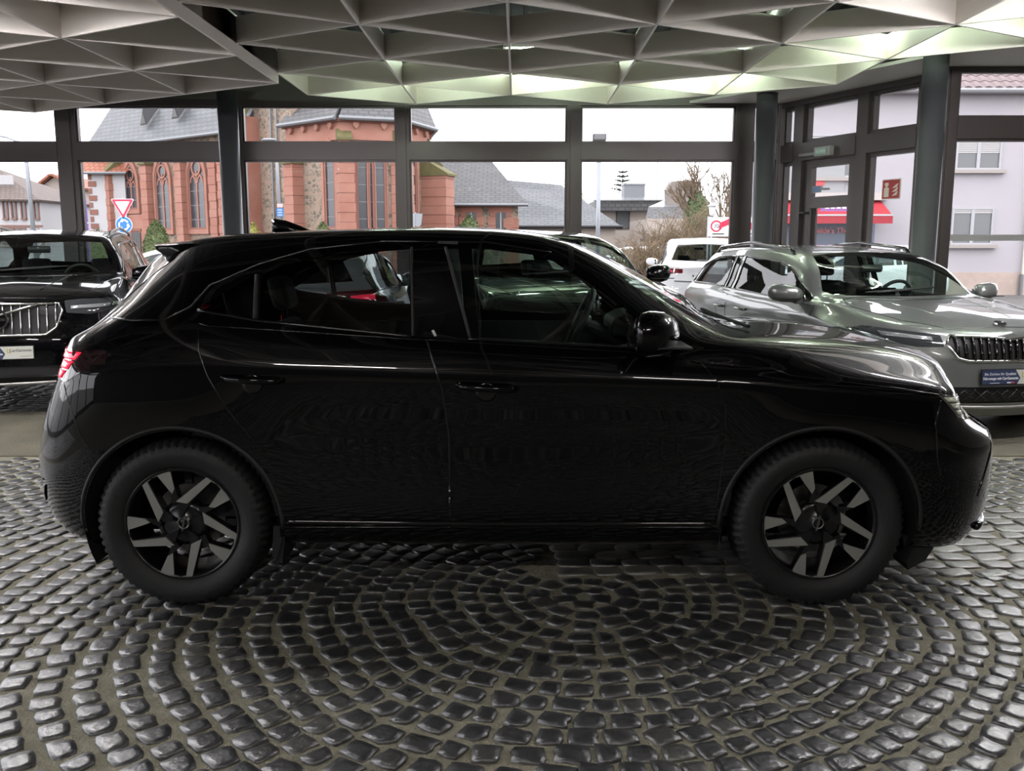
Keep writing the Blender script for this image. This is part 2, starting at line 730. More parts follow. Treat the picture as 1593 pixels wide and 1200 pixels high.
# closed white panels that cover the cells on the left of the ceiling
M_PANEL = mat('ceiling_panel_paint', (0.50, 0.475, 0.445), 0.5)
M_BLACKM = mat('black_metal', (0.02, 0.02, 0.022), 0.5, 0.3)
for k in range(-7, -2):
    for n in range(-3, 3):
        a = gv(k, n, .268)
        b = gv(k, n + 1, .268) if n + 1 <= left_max.get(k, 3) else None
        if b is None:
            continue
        for kk in (k - 1, k + 1):
            if kk < -8 or kk > -2:
                continue
            nn = n + (1 if k % 2 else 0)
            if nn > left_max[kk]:
                continue
            c = gv(kk, nn, .268)
            MB().prism([(p.x, p.y) for p in (a, b, c)], .262, .274).build('cell_cover', M_PANEL, ceil_root)
# pipes and ducts in the dark void
for i, (x0, y0, x1, y1, z, rr) in enumerate(((-2.5, 9.6, 6.5, 9.9, .8, .06), (-1.6, 7.2, 5.5, 8.1, .72, .05), (2.4, 7.0, 3.4, 13, .7, .12))):
    MB().tube([(x0, y0, z), (x1, y1, z)], rr, 12).build('pipe', mat('dull_zinc_pipe', (.16, .16, .165), .4, .8), ceil_root, smooth=True)

# fluorescent tubes above the grid, plus added fill tubes below it
M_TUBE = mat('lit_fluorescent_tube', (0.9, 1.0, 0.9), 0.4, emit=((0.80, 1.0, 0.76), 80.0))
M_TUBE2 = mat('fill_daylight_tube', (1, 1, 1), 0.4, emit=((0.98, 0.95, 0.98), 76.0))
M_TUBE3 = mat('fill_dim_tube', (1, 1, 1), 0.4, emit=((1.0, 0.94, 0.90), 60.0))
M_LAMPB = mat('lamp_housing_white', (0.6, 0.6, 0.58), 0.4)
LAMPS = [(-1.3, 11.75, .40, 0, 'over the window row left of the centre line'), (0.55, 11.75, .40, 0, 'over the window row in the middle'),
         (2.35, 11.75, .40, 0, 'over the window row right of the centre line'), (3.7, 9.95, .40, -.9, 'near the glazed door corner'),
         (4.75, 8.2, .40, -.9, 'right of the grey estate car'), (-4.75, 6.85, .40, 0, 'top left over the first ceiling panels')]
HANG_FILL = [(-4.3, 6.6, 'above the left black SUV'), (-5.6, 5.3, 'far left of the hall'), (-3.5, 4.9, 'left of the foreground car'),
        (4.2, 6.6, 'above the grey estate car'), (5.4, 5.3, 'far right of the hall'), (3.6, 4.8, 'right of the foreground car'),
        (-1.6, -1.5, 'behind the camera left of centre'), (1.9, -1.5, 'behind the camera right of centre')]
LAMPS += [(x, y, -.16, 0, w) for x, y, w in HANG_FILL]  # added out of view to brighten the hall; reflections suggest such tubes
for x, y, z, rz, where in LAMPS:
    L = empty('fluorescent_lamp', (x, y, HC + z), rz)
    tag(L, 'lit fluorescent tube ' + ('above' if z > 0 else 'added below') + ' the ceiling grid ' + where, 'lamp', 'fluorescent tubes of the hall')
    MB().box(-.66, .66, -.05, .05, .07, .11).build('housing', M_LAMPB, L)
    MB().tube([(-.6, 0, 0.01), (.6, 0, 0.01)], .018 if z > 0 else .05, 12).build('tube', M_TUBE if z > 0 else (M_TUBE2 if y > 0 else M_TUBE3), L, smooth=True)
    for sx in (-.62, .62):
        MB().box(sx - .02, sx + .02, -.015, .015, -.02, .06).build('lamp_holder', M_LAMPB, L)
    for sx in (-.4, .4):
        MB().tube([(sx, 0, .1), (sx, 0, .98 - z)], .004, 5).build('hanger', M_BLACKM, L)

# ------------------------------------------------------------------ the hall: glazed facade
M_FRAME = mat('dark_bronze_frame', (0.085, 0.072, 0.070), 0.40, 0.3, spec=.5)
M_PANE = glass('window_glass', (0.98, 0.985, 0.985), 1.0, 1.03)
M_WALLW = mat('hall_wall_plaster', (0.30, 0.28, 0.26), 0.8, vary=(1.2, .3, (.24, .22, .21)))
M_COLUMN = mat('column_dark_grey_paint', (0.075, 0.077, 0.084), 0.42, 0.1, vary=(3, .3, (.09, .09, .095)))
YF = 14.2
ZT0, ZT1 = 2.735, 2.985          # the transom
ZH = 3.53                        # underside of the header


def glazing(root, A, B, mull, zt0, zt1, zh, ztop, pane_mat=M_PANE, dm=.09, first=True, zmid=None):
    """a run of window wall from A to B (plan points): mullions at the given distances (start, end)"""
    A, B = Vector((*A, 0)), Vector((*B, 0))
    d = (B - A)
    L = d.length
    M = Matrix.Translation(A) @ Matrix.Rotation(math.atan2(d.y, d.x), 4, 'Z')
    for (s0, s1) in mull:
        MB().box(s0, s1, -dm, dm, 0, zh, M).build('mullion', M_FRAME, root)
        MB().box(s0 + .25 * (s1 - s0), s1 - .25 * (s1 - s0), -dm - .02, -dm, 0, zh, M).build('mullion_cap', M_FRAME, root)
    MB().box(0, L, -dm * 1.1, dm * 1.1, zh, ztop, M).build('header', M_FRAME, root)
    MB().box(0, L, -dm, dm, -.02, .12, M).build('sill', M_FRAME, root)
    for (p, q) in zip(mull[:-1], mull[1:]):
        s0, s1 = p[1], q[0]
        MB().box(s0, s1, -dm * 1.15, dm * 1.15, zt0, zt1, M).build('transom', M_FRAME, root)
        for z0, z1 in ((.12, zt0), (zt1, zh)):
            MB().box(s0, s1, -.004, .004, z0, z1, M).build('window_pane', pane_mat, root, fix=False)
            fr = MB()
            t = .028
            fr.box(s0, s0 + t, -.05, .03, z0, z1, M).box(s1 - t, s1, -.05, .03, z0, z1, M)
            fr.box(s0 + t, s1 - t, -.05, .03, z0, z0 + t, M).box(s0 + t, s1 - t, -.05, .03, z1 - t, z1, M)
            fr.build('sash_frame', M_FRAME, root)
    return M


def fx(px, Y=YF, py=300):
    return WP(px, py, Y)[0]


wf = tag(empty('wall_front', (0, 0, 0)), 'window wall of dark bronze frames facing the church', None, None, 'structure')
x0 = fx(-150)
ml = [(fx(-165) - x0 + .02, fx(-135) - x0 + .02)] + [(fx(a) - x0, fx(b) - x0) for a, b in ((98, 128), (366, 383), (619, 639), (881, 902), (1139, 1166))]
ml = [(a, b) for a, b in ml]
glazing(wf, (x0, YF), (fx(1214), YF), [(0, .2)] + ml[1:] + [(fx(1203) - x0, fx(1214) - x0)], ZT0, ZT1, ZH, 4.5)

# left side of the hall, out of the frame
wl = tag(empty('wall_left'), 'window wall along the left side of the hall', None, None, 'structure')
glazing(wl, (FX0 + .1, -6.8), (FX0 + .1, YF), [(i * 2.6, i * 2.6 + .16) for i in range(8)] + [(20.8, 21.0)], ZT0, ZT1, ZH, 4.5)
MB().box(FX0, x0 + .02, YF - .1, YF + .1, 0, 4.5).build('return_wall', M_FRAME, wf)
# right: door wall that comes towards the camera, then the window wall beside the column
PA, PB = Vector((fx(1214), YF)), Vector((5.28, 11.75))
wr = tag(empty('wall_right'), 'slanting glazed door wall in the right corner of the hall', None, None, 'structure')
dv = PB - PA
LW = dv.length
MW = Matrix.Translation((PA.x, PA.y, 0)) @ Matrix.Rotation(math.atan2(dv.y, dv.x), 4, 'Z')


def wx(px):
    """distance along the door wall of an image column"""
    k = (px - 796.5) / FPX
    # X = k*depth, depth ~ Y*cos(p) - (z-h)*sin(p), z ~ 2.3
    c = math.cos(PITCH)
    off = (CAM_H - 2.3) * math.sin(PITCH)
    s = (k * (PA.y * c + off) - PA.x) / (dv.x / LW - k * c * dv.y / LW)
    return s


segs = [(0.0, wx(1219)), (wx(1238), wx(1252)), (wx(1335), wx(1352)), (LW - .16, LW)]
for s0, s1 in segs:
    MB().box(s0, s1, -.09, .09, 0, ZH, MW).build('mullion', M_FRAME, wr)
MB().box(0, LW, -.1, .1, ZH - .05, 4.5, MW).build('header', M_FRAME, wr)
MB().box(0, LW, -.09, .09, -.02, .08, MW).build('sill', M_FRAME, wr)
MB().tube([MW @ Vector((wx(1343), .12, 0)), MW @ Vector((wx(1343), .12, ZH))], .02, 10).build('pole', mat('zinc_pole', (.35, .35, .33), .35, .7), wr, smooth=True)
for (p, q) in ((segs[0], segs[1]), (segs[1], segs[2]), (segs[2], segs[3])):
    door = p is segs[1]
    MB().box(p[1], q[0], -.1, .1, ZT0 - .05, ZT1 - .05, MW).build('transom', M_FRAME, wr)
    rows = ((.12, ZT0 - .05), (ZT1 - .05, ZH - .05)) if not door else ((ZT1 - .05, ZH - .05),)
    for z0, z1 in rows:
        MB().box(p[1], q[0], -.004, .004, z0, z1, MW).build('window_pane', M_PANE, wr, fix=False)
        t = .05
        fr = MB()
        fr.box(p[1], p[1] + t, -.04, .06, z0, z1, MW).box(q[0] - t, q[0], -.04, .06, z0, z1, MW)
        fr.box(p[1] + t, q[0] - t, -.04, .06, z0, z0 + t, MW).box(p[1] + t, q[0] - t, -.04, .06, z1 - t, z1, MW)
        fr.build('sash_frame', M_FRAME, wr)
# the door leaf
dr = tag(empty('door_1'), 'dark bronze glazed door leaf in the slanting wall', None, None, 'structure')
s0, s1 = segs[1][1] + .01, segs[2][0] - .01
t = .14
leaf = MB()
ztop = ZT0 - .06
zrail = 2.15
leaf.box(s0, s0 + t, -.03, .07, .04, ztop, MW).box(s1 - t, s1, -.03, .07, .04, ztop, MW)
leaf.box(s0 + t, s1 - t, -.03, .07, .04, .3, MW).box(s0 + t, s1 - t, -.03, .07, ztop - .1, ztop, MW)
leaf.box(s0 + t, s1 - t, -.03, .07, zrail - .16, zrail, MW)
leaf.build('door_frame', M_FRAME, dr)
MB().box(s0 + t, s1 - t, .014, .022, .3, zrail - .16, MW).build('door_pane', M_PANE, dr, fix=False)
MB().box(s0 + t, s1 - t, .014, .022, zrail, ztop - .1, MW).build('door_pane', M_PANE, dr, fix=False)
fr = MB()
fr.box(s0 + t + .01, s1 - t - .01, .06, .09, zrail - .12, zrail - .09, MW)
fr.box(s1 - t - .04, s1 - t - .01, .06, .09, .3, zrail - .12, MW)
fr.box(s0 + t + .01, s0 + t + .04, .06, .09, .3, zrail - .12, MW)
fr.build('door_bead', M_FRAME, dr)
# side facing the hall is local -y or +y: put fittings on the camera side
side = -1 if (MW.to_3x3() @ Vector((0, 1, 0))).dot(Vector((-PA.x, -PA.y, 0))) < 0 else 1
YI = .10 * side
hz = 1.92
hnd = MB()
hnd.tube([MW @ Vector((s0 + .07, .07 * side, hz)), MW @ Vector((s0 + .07, .15 * side, hz)), MW @ Vector((s0 + .27, .15 * side, hz))], .017, 8)
hnd.build('door_handle', M_BLACKM, dr, smooth=True)
cl = tag(empty('door_closer_sign'), 'small green lit emergency exit box on the door transom', 'exit sign')
ex0 = wx(1290)
MB().box(ex0 - .14, ex0 + .16, min(YI, YI + .09 * side), max(YI, YI + .09 * side), ZT0 - .03, ZT0 + .10, MW).build('housing', mat('sign_housing', (.35, .36, .33), .5), cl, bevel=.006)
ym = .195 * side
MB().box(ex0 - .10, ex0 + .11, min(ym, ym + .004 * side), max(ym, ym + .004 * side), ZT0 - .005, ZT0 + .075, MW).build('sign_face', mat('exit_sign_green', (.30, .48, .40), .4), cl)
for i in range(6):
    xx = ex0 - .085 + i * .032
    MB().box(xx, xx + .018, min(ym, ym + .007 * side), max(ym, ym + .007 * side), ZT0 + .015, ZT0 + .055, MW).build('letter', mat('exit_sign_pale', (.55, .66, .58), .4), cl)
MB().box(s0 - .02, ex0 - .15, min(.1 * side, .14 * side), max(.1 * side, .14 * side), ZT0 + .0, ZT0 + .04, MW).build('closer_rail', mat('rail_grey', (.22, .22, .21), .4, .6), cl)
# fire extinguisher sign on the corner post
es = tag(empty('fire_extinguisher_sign'), 'square red fire extinguisher sign on the corner post beside the column', 'sign')
ex = wx(1397)
y1 = .105 * side
def sbox(u0, u1, z0, z1, d0, d1, nm, m):
    return MB().box(ex + u0, ex + u1, min(y1 + d0 * side, y1 + d1 * side), max(y1 + d0 * side, y1 + d1 * side), z0, z1, MW).build(nm, m, es)
M_RED = mat('sign_red', (.42, .03, .035), .45)
M_CREAM = mat('sign_cream', (.75, .68, .58), .5)
flip = -1 if (MW.to_3x3() @ Vector((1, 0, 0))).x < 0 else 1
zc = 2.18
sbox(-.15, .15, zc - .13, zc + .13, 0, .012, 'sign_board', M_CREAM)
sbox(-.138, .138, zc - .118, zc + .118, .012, .015, 'sign_field', M_RED)
sbox(-.11, -.03, zc - .10, zc + .02, .015, .018, 'cylinder_symbol', M_CREAM)
sbox(-.10, -.04, zc + .045, zc + .085, .015, .018, 'valve_symbol', M_CREAM)
sbox(-.085, -.055, zc + .02, zc + .045, .015, .018, 'neck_symbol', M_CREAM)
for i in range(3):
    zz = zc - .09 + i * .05
    fm = MB().prism([(ex + .02, zz), (ex + .10, zz + .01), (ex + .12, zz + .06), (ex + .09, zz + .05), (ex + .06, zz + .03)], .015, .018,
                    MW @ Matrix.Translation((0, y1, 0)) @ Matrix.Rotation(math.pi / 2, 4, 'X') @ Matrix.Scale(-side, 4, (0, 0, 1)))
    fm.build('flame_symbol', M_CREAM, es)
# right window wall
YR = 11.35
wq = tag(empty('wall_right_front'), 'window wall right of the round column with a pale stripe on the glass', None, None, 'structure')
xr0 = 5.20
ZR0, ZR1 = WP(1520, 217, YR)[1], WP(1520, 184, YR)[1]
glazing(wq, (xr0, YR), (FX1, YR), [(0, .16), (2.7, 2.85), (5.6, 5.8)], ZR0, ZR1, WP(1520, 111, YR)[1], 4.5)
zs = WP(1520, 370, YR)[1]
MB().box(xr0 + .16, xr0 + 2.7, -.0, .004, zs - .038, zs + .038, Matrix.Translation((0, YR - .012, 0))).build('glass_stripe', mat('frosted_film', (.42, .42, .42), .7), wq)
wb = tag(MB().box(FX0, FX1, FY0 - .1, FY0, 0, 4.5).build('wall_back', mat('dark_back_wall', (.06, .057, .055), .75)),
         'dark rear wall of the hall behind the camera', None, None, 'structure')
wside = tag(MB().box(FX1, FX1 + .1, FY0, YR, 0, 4.5).build('wall_right_side', M_WALLW), 'plastered wall closing the hall on the right', None, None, 'structure')
# flat soffit between the grid and the right glazing
sof = MB()
sof.prism([(2.6, 14.2), (4.3, 14.2), (5.3, 11.6), (11, 11.35), (11, 6.0), (9.3, 6.2), (6.6, 8.4), (5.0, 10.2), (4.0, 12.1)], 3.56, 3.60)
tag(sof.build('ceiling_soffit', mat('soffit_paint', (.62, .59, .56), .6)), 'flat pale soffit above the right glazing', None, None, 'structure')

# round columns
for px, Y, dia, lab in ((355, 13.55, .29, 'round dark grey column beside the left window mullion'),
                        (1192, 13.2, .29, 'round dark grey column in front of the door corner'),
                        (1450, 10.6, .275, 'large round dark grey column nearest the camera, right of the fire sign')):
    X = WP(px, 190, Y)[0]
    c = empty('column', (X, Y, 0))
    tag(c, lab, 'column', 'round steel columns of the hall', 'structure')
    MB().lathe([(0.0, 0), (dia / 2 + .03, 0), (dia / 2 + .03, .02), (dia / 2, .03), (dia / 2, 3.75), (0, 3.75)], 40).build('shaft', M_COLUMN, c, smooth=False)
    for pl in c.children[0].data.polygons:
        pl.use_smooth = abs(pl.normal.z) < .5
# ------------------------------------------------------------------ car library
M_BLACKP = mat('black_car_paint', (0.001, 0.0013, 0.0022), 0.3, 0.0, coat=1.0, spec=0.05)
M_BLACKP.node_tree.nodes['Principled BSDF'].inputs['Coat IOR'].default_value = 1.42
M_GREYP = mat('grey_green_car_paint', (0.225, 0.24, 0.232), 0.3, 0.45, coat=1.0)
M_WHITEP = mat('white_car_paint', (0.72, 0.72, 0.74), 0.3, coat=1.0)
M_SILVERP = mat('silver_car_paint', (0.40, 0.41, 0.43), 0.3, 0.6, coat=1.0)
M_TRIM = mat('black_plastic_trim', (0.012, 0.012, 0.013), 0.55)
M_GLOSSB = mat('gloss_black_trim', (0.004, 0.004, 0.005), 0.08, coat=.6)
M_RUBBER = mat('tyre_rubber', (0.009, 0.0095, 0.0105), 0.6, bump=(60, .12))
M_ALLOY = mat('machined_alloy', (0.44, 0.45, 0.42), 0.33, 0.75)
M_DARKALLOY = mat('gloss_black_alloy', (0.006, 0.006, 0.007), 0.25)
M_CHROME = mat('chrome', (0.62, 0.62, 0.62), 0.12, 1.0)
M_DISC = mat('brake_disc_steel', (0.22, 0.21, 0.2), 0.35, 1.0)
M_GLASSF = glass('car_glass_clear', (0.70, 0.80, 0.76), 1.0, 1.52)
M_GLASSR = glass('car_glass_tinted', (0.46, 0.50, 0.50), 1.0, 1.5)
M_LENS = glass('lamp_lens', (0.85, 0.87, 0.87), 1.0, 1.5)
M_REDLAMP = mat('red_lamp_glass', (0.35, 0.005, 0.02), 0.1, coat=1.0, emit=((1.0, 0.03, 0.08), 0.9))
M_REDDARK = mat('dark_red_lamp_glass', (0.12, 0.004, 0.01), 0.1, coat=1.0)
M_DRL = mat('pale_lamp_strip', (0.75, 0.78, 0.62), 0.25, coat=.5)
M_CABIN = mat('cabin_dark_plastic', (0.02, 0.021, 0.023), 0.6)
M_SEAT = mat('seat_fabric', (0.028, 0.029, 0.032), 0.85)
M_MIRRG = mat('mirror_glass', (0.7, 0.7, 0.72), 0.03, 1.0)
M_WELL = mat('wheel_well_black', (0.006, 0.006, 0.006), 0.9)
M_SIGNB = mat('plate_navy', (0.035, 0.05, 0.11), 0.4)
M_SIGNW = mat('plate_pale', (0.62, 0.63, 0.57), 0.4)
M_TXTW = mat('plate_white_print', (0.8, 0.82, 0.85), 0.5)
M_TXTD = mat('plate_dark_print', (0.12, 0.13, 0.12), 0.5)
M_GOLD = mat('plate_olive_print', (0.45, 0.42, 0.12), 0.5)


def loft_body(lines, xr, xf, er, ef, nr, nf, prof_r, prof_f, ns=5, dx=.05, blend=.5):
    """lines: for each long line of the body a list of (x, half width, height). Returns a closed bmesh."""
    lw = [pchip([k[0] for k in L], [k[1] for k in L]) for L in lines]
    lz = [pchip([k[0] for k in L], [k[2] for k in L]) for L in lines]
    th = np.linspace(0, math.pi / 2, 13)
    xs = list(xr + er - er * np.sin(th)[::-1]) + list(np.arange(xr + er + dx, xf - ef - dx * .5, dx)) + list(xf - ef + ef * np.sin(th))
    pr = pchip([p[0] for p in prof_r], [p[1] for p in prof_r])
    pf = pchip([p[0] for p in prof_f], [p[1] for p in prof_f])
    bm = bmesh.new()
    grid = []
    for x in xs:
        w = np.array([float(f(x)) for f in lw])
        z = np.array([float(f(x)) for f in lz])
        ch = np.concatenate(([0], np.cumsum(np.hypot(np.diff(w), np.diff(z)) + 1e-4)))
        t = []
        for i in range(len(ch) - 1):
            t += list(np.linspace(ch[i], ch[i + 1], ns, endpoint=False))
        t.append(ch[-1])
        W = pchip(ch, w)(np.array(t))
        Z = pchip(ch, z)(np.array(t))
        fac = 1.0
        if x < xr + er:
            s = min(1, (xr + er - x) / er)
            fac = max(0, 1 - s ** nr) ** (1 / nr)
        if x > xf - ef:
            s = min(1, (x - xf + ef) / ef)
            fac = max(0, 1 - s ** nf) ** (1 / nf)
        col = []
        for a, b in zip(W, Z):
            X = x
            if x < xr + blend:
                q = (xr + blend - x) / blend
                X += float(pr(b)) * q * q * (3 - 2 * q)
            if x > xf - blend:
                q = (x - xf + blend) / blend
                X += float(pf(b)) * q * q * (3 - 2 * q)
            col.append((X, a * fac, b))
        grid.append(col)
    for s in (-1, 1):
        vs = [[bm.verts.new((p[0], s * p[1], p[2])) for p in col] for col in grid]
        for i in range(len(vs) - 1):
            for j in range(len(vs[0]) - 1):
                q = [vs[i][j], vs[i + 1][j], vs[i + 1][j + 1], vs[i][j + 1]]
                bm.faces.new(q if s < 0 else q[::-1])
    bmesh.ops.remove_doubles(bm, verts=bm.verts, dist=1e-4)
    bmesh.ops.dissolve_degenerate(bm, dist=1e-5, edges=bm.edges)
    bm.normal_update()
    tot = sum(f.normal.y * f.calc_center_median().y * f.calc_area() for f in bm.faces)
    if tot < 0:
        bmesh.ops.reverse_faces(bm, faces=bm.faces)
        bm.normal_update()
    for f in bm.faces:
        f.smooth = True
    return bm


AX = {'y': (0, 2, 1), 'x': (1, 2, 0), 'z': (0, 1, 2)}


def cut(bm, poly, axis, sign, cond=None, facing=0.12):
    """cut the outline of poly (projected along axis) into the side of the body that faces sign; returns the faces inside"""
    a, b, c = AX[axis]
    x0, x1 = min(p[0] for p in poly) - .02, max(p[0] for p in poly) + .02
    y0, y1 = min(p[1] for p in poly) - .02, max(p[1] for p in poly) + .02

    def cand():
        out = []
        for f in bm.faces:
            if f.normal[c] * sign < facing:
                continue
            m = f.calc_center_median()
            if x0 - .1 < m[a] < x1 + .1 and y0 - .1 < m[b] < y1 + .1 and (cond is None or cond(m)):
                out.append(f)
        return out
    F = cand()
    for i in range(len(poly)):
        p, q = Vector(poly[i]), Vector(poly[(i + 1) % len(poly)])
        d = q - p
        L = d.length
        if L < 1e-5:
            continue
        d /= L
        n2 = Vector((-d.y, d.x))
        sel = []
        for f in F:
            if not f.is_valid:
                continue
            us = [(Vector((v.co[a], v.co[b])) - p) for v in f.verts]
            t = [u.dot(d) for u in us]
            s = [u.dot(n2) for u in us]
            if max(t) < -1e-4 or min(t) > L + 1e-4 or min(s) > -1e-5 or max(s) < 1e-5:
                continue
            sel.append(f)
        if not sel:
            continue
        co = [0, 0, 0]
        co[a], co[b] = p.x, p.y
        no = [0, 0, 0]
        no[a], no[b] = n2.x, n2.y
        geom = set(sel)
        for f in sel:
            geom.update(f.edges)
            geom.update(f.verts)
        res = bmesh.ops.bisect_plane(bm, geom=list(geom), dist=1e-6, plane_co=co, plane_no=no)
        new = [g for g in res['geom'] if isinstance(g, bmesh.types.BMFace)]
        F = [f for f in F if f.is_valid]
        have = set(F)
        F += [f for f in new if f.is_valid and f not in have]
    out = []
    for f in F:
        if f.is_valid:
            m = f.calc_center_median()
            if inpoly((m[a], m[b]), poly):
                out.append(f)
    return out


def take(bm, faces, name, material, parent, push=0.0):
    """move faces out of bm into an object of their own"""
    if not faces:
        print('EMPTY CUT', name)
        return None
    nb = bmesh.new()
    vm = {}
    for f in faces:
        vs = []
        for v in f.verts:
            if v not in vm:
                nv = nb.verts.new(v.co - v.normal * push)
                vm[v] = nv
            vs.append(vm[v])
        try:
            nf = nb.faces.new(vs)
            nf.smooth = True
        except ValueError:
            pass
    bmesh.ops.delete(bm, geom=faces, context='FACES')
    me = bpy.data.meshes.new(name)
    nb.normal_update()
    nb.to_mesh(me)
    nb.free()
    return link(name, me, material, parent)


def body_bvh(bm):
    from mathutils.bvhtree import BVHTree
    return BVHTree.FromBMesh(bm)


def surf(bvh, axis, sign, a, b):
    """point and normal of the body under a 2D point, looking along axis from outside"""
    i, j, c = AX[axis]
    o = [0, 0, 0]
    o[i], o[j], o[c] = a, b, sign * 6
    d = [0, 0, 0]
    d[c] = -sign
    h = bvh.ray_cast(Vector(o), Vector(d))
    return h[0], h[1]


def seam(bvh, axis, sign, pts, rad, name, material, parent, step=.03, lift=0.0, n=6):
    P = []
    for p, q in zip(pts[:-1], pts[1:]):
        L = math.dist(p, q)
        k = max(1, int(L / step))
        for i in range(k):
            P.append((p[0] + (q[0] - p[0]) * i / k, p[1] + (q[1] - p[1]) * i / k))
    P.append(pts[-1])
    out = []
    for a, b in P:
        h, nn = surf(bvh, axis, sign, a, b)
        if h is not None:
            out.append(h + nn * lift)
    if len(out) > 1:
        return MB().tube(out, rad, n).build(name, material, parent, smooth=True)


def circle(cx, cz, r, a0=0, a1=360, n=40):
    return [(cx + r * math.cos(math.radians(a0 + (a1 - a0) * i / n)), cz + r * math.sin(math.radians(a0 + (a1 - a0) * i / n))) for i in range(n + (0 if a1 - a0 == 360 else 1))]


_wheel_cache = {}


def wheel(root, x, y, R, rim, width, style, side, material_rim, spin=0.0):
    """a wheel whose outer face points to side (-1 = local -y)"""
    o = bpy.data.objects.new('wheel', None)
    COL.objects.link(o)
    o.parent = root
    o.location = (x, y, R)
    o.rotation_euler = (0, 0, 0 if side < 0 else math.pi)
    key = (R, rim, width, style, material_rim.name)
    if key not in _wheel_cache:
        made = []
        M = Matrix.Rotation(math.pi / 2, 4, 'X')        # lathe axis to -y... outer face at +z -> -y
        w = width / 2
        sw = R - rim
        N = 192 if style == 'main' else 60
        prof = [(rim - .004, w * .78), (rim + .008, w * .86), (rim + sw * .18, w * .97), (rim + sw * .5, w * 1.04), (rim + sw * .78, w * 1.0),
                (R - .016, w * .90), (R - .005, w * .80), (R, w * .62), (R, -w * .62), (R - .006, -w * .8), (R - .02, -w * .92), (rim + sw * .5, -w), (rim - .004, -w * .8)]
        t = MB()
        o0 = len(prof)
        for k in range(N):
            th = 2 * math.pi * k / N
            for i, (rr, hh) in enumerate(prof):
                if style == 'main' and i in (5, 6, 7, 8, 9) and k % 3 == 0:
                    rr -= .011
                t.v.append(tuple(M @ Vector((rr * math.cos(th), rr * math.sin(th), hh))))
        for k in range(N):
            q = (k + 1) % N
            for j in range(o0 - 1):
                t.f.append([k * o0 + j, q * o0 + j, q * o0 + j + 1, k * o0 + j + 1])
                t.uv.append(None)
        made.append(('tyre', t.mesh('tyre', True), M_RUBBER, None))
        b = MB().lathe([(rim + .003, w * .86), (rim - .004, w * .88), (rim - .012, w * .80), (rim - .02, w * .6), (rim - .03, -w * .7), (rim - .02, -w * .8)], 60, M)
        made.append(('rim_barrel', b.mesh('rim_barrel', True), M_DARKALLOY, None))
        made.append(('brake_disc', MB().lathe([(0, -.01), (rim * .62, -.01), (rim * .62, -.03), (0, -.03)], 40, M).mesh('brake_disc', False), M_DISC, None))
        fz = w * .80
        if style == 'main':
            S = rim * .985 / 395.0
            pol = [(190, -343), (250, -306), (310, -247), (361, -188), (233, -120), (190, -125), (283, -255), (255, -290), (218, -310), (43, -150), (-37, -165)]
            blk = [(185, -335), (350, -186), (233, -118), (120, -60), (0, 0), (-37, -165)]
            for k in range(5):
                Rk = Matrix.Rotation(math.radians(72 * k) + spin, 4, 'Z')
                P = [(a * S, -b * S) for a, b in pol]
                made.append(('spoke_face', MB().prism(P, fz - .004, fz + .004, M @ Rk).mesh('spoke_face'), material_rim, None))
                P = [(a * S, -b * S) for a, b in blk]
                sl = [(220, -290), (268, -247), (185, -140), (70, -160)]
                # black spoke legs behind the machined faces
                legs = MB()
                legs.prism([(a * S, -b * S) for a, b in ((186, -338), (222, -308), (60, -150), (0, -60), (-37, -160))], fz - .045, fz - .003, M @ Rk)
                legs.prism([(a * S, -b * S) for a, b in ((283, -257), (352, -188), (235, -118), (130, -60), (120, -120), (190, -127))], fz - .045, fz - .003, M @ Rk)
                legs.prism([(a * S, -b * S) for a, b in ((190, -340), (310, -240), (352, -190), (283, -250), (218, -306))], fz - .045, fz - .003, M @ Rk)
                made.append(('spoke', legs.mesh('spoke'), M_DARKALLOY, None))
            hub = MB().lathe([(0, fz - .012), (.028, fz - .012), (.030, fz - .016), (rim * .30, fz - .012), (rim * .40, fz - .02), (rim * .43, fz - .05), (0, fz - .05)], 40, M)
            made.append(('hub', hub.mesh('hub', True), M_DARKALLOY, None))
            for k in range(5):
                th = math.radians(72 * k + 20)
                c = Matrix.Translation((.056 * math.cos(th), .056 * math.sin(th), 0))
                made.append(('wheel_bolt', MB().lathe([(0, fz - .004), (.010, fz - .004), (.012, fz - .014)], 6, M @ c).mesh('wheel_bolt'), M_GLOSSB, None))
            em = MB().lathe([(.0185, fz - .008), (.022, fz - .006), (.0245, fz - .008), (.0215, fz - .011)], 28, M, close=True)
            em.prism([(-.010, -.032), (-.004, -.03), (.004, .000), (.006, .014), (.004, .016), (-.002, -.002), (-.004, -.014)], fz - .011, fz - .006, M)
            em.prism([(.010, .032), (.004, .03), (-.004, .000), (-.006, -.014), (-.004, -.016), (.002, .002), (.004, .014)], fz - .011, fz - .006, M)
            made.append(('hub_emblem', em.mesh('hub_emblem'), mat('dull_emblem_metal', (.16, .16, .155), .4, .8), None))
        else:
            for k in range(5 if style != 'ten' else 10):
                Rk = Matrix.Rotation(math.radians((72 if style != 'ten' else 36) * k), 4, 'Z')
                wd = .028 if style != 'ten' else .016
                sp = MB().prism([(.03, -wd), (rim * .97, -wd * 1.7), (rim * .97, -wd * .5), (.05, 0), (rim * .97, wd * .5), (rim * .97, wd * 1.7), (.03, wd)][:3] + [(rim * .97, wd * 1.7), (.03, wd)], fz - .03, fz, M @ Rk)
                made.append(('spoke', sp.mesh('spoke'), material_rim, None))
            made.append(('hub', MB().lathe([(0, fz), (.06, fz), (.075, fz - .03)], 24, M).mesh('hub'), material_rim, None))
        _wheel_cache[key] = made
    for nm, me, m, _ in _wheel_cache[key]:
        link(nm, me, m, o)
    return o


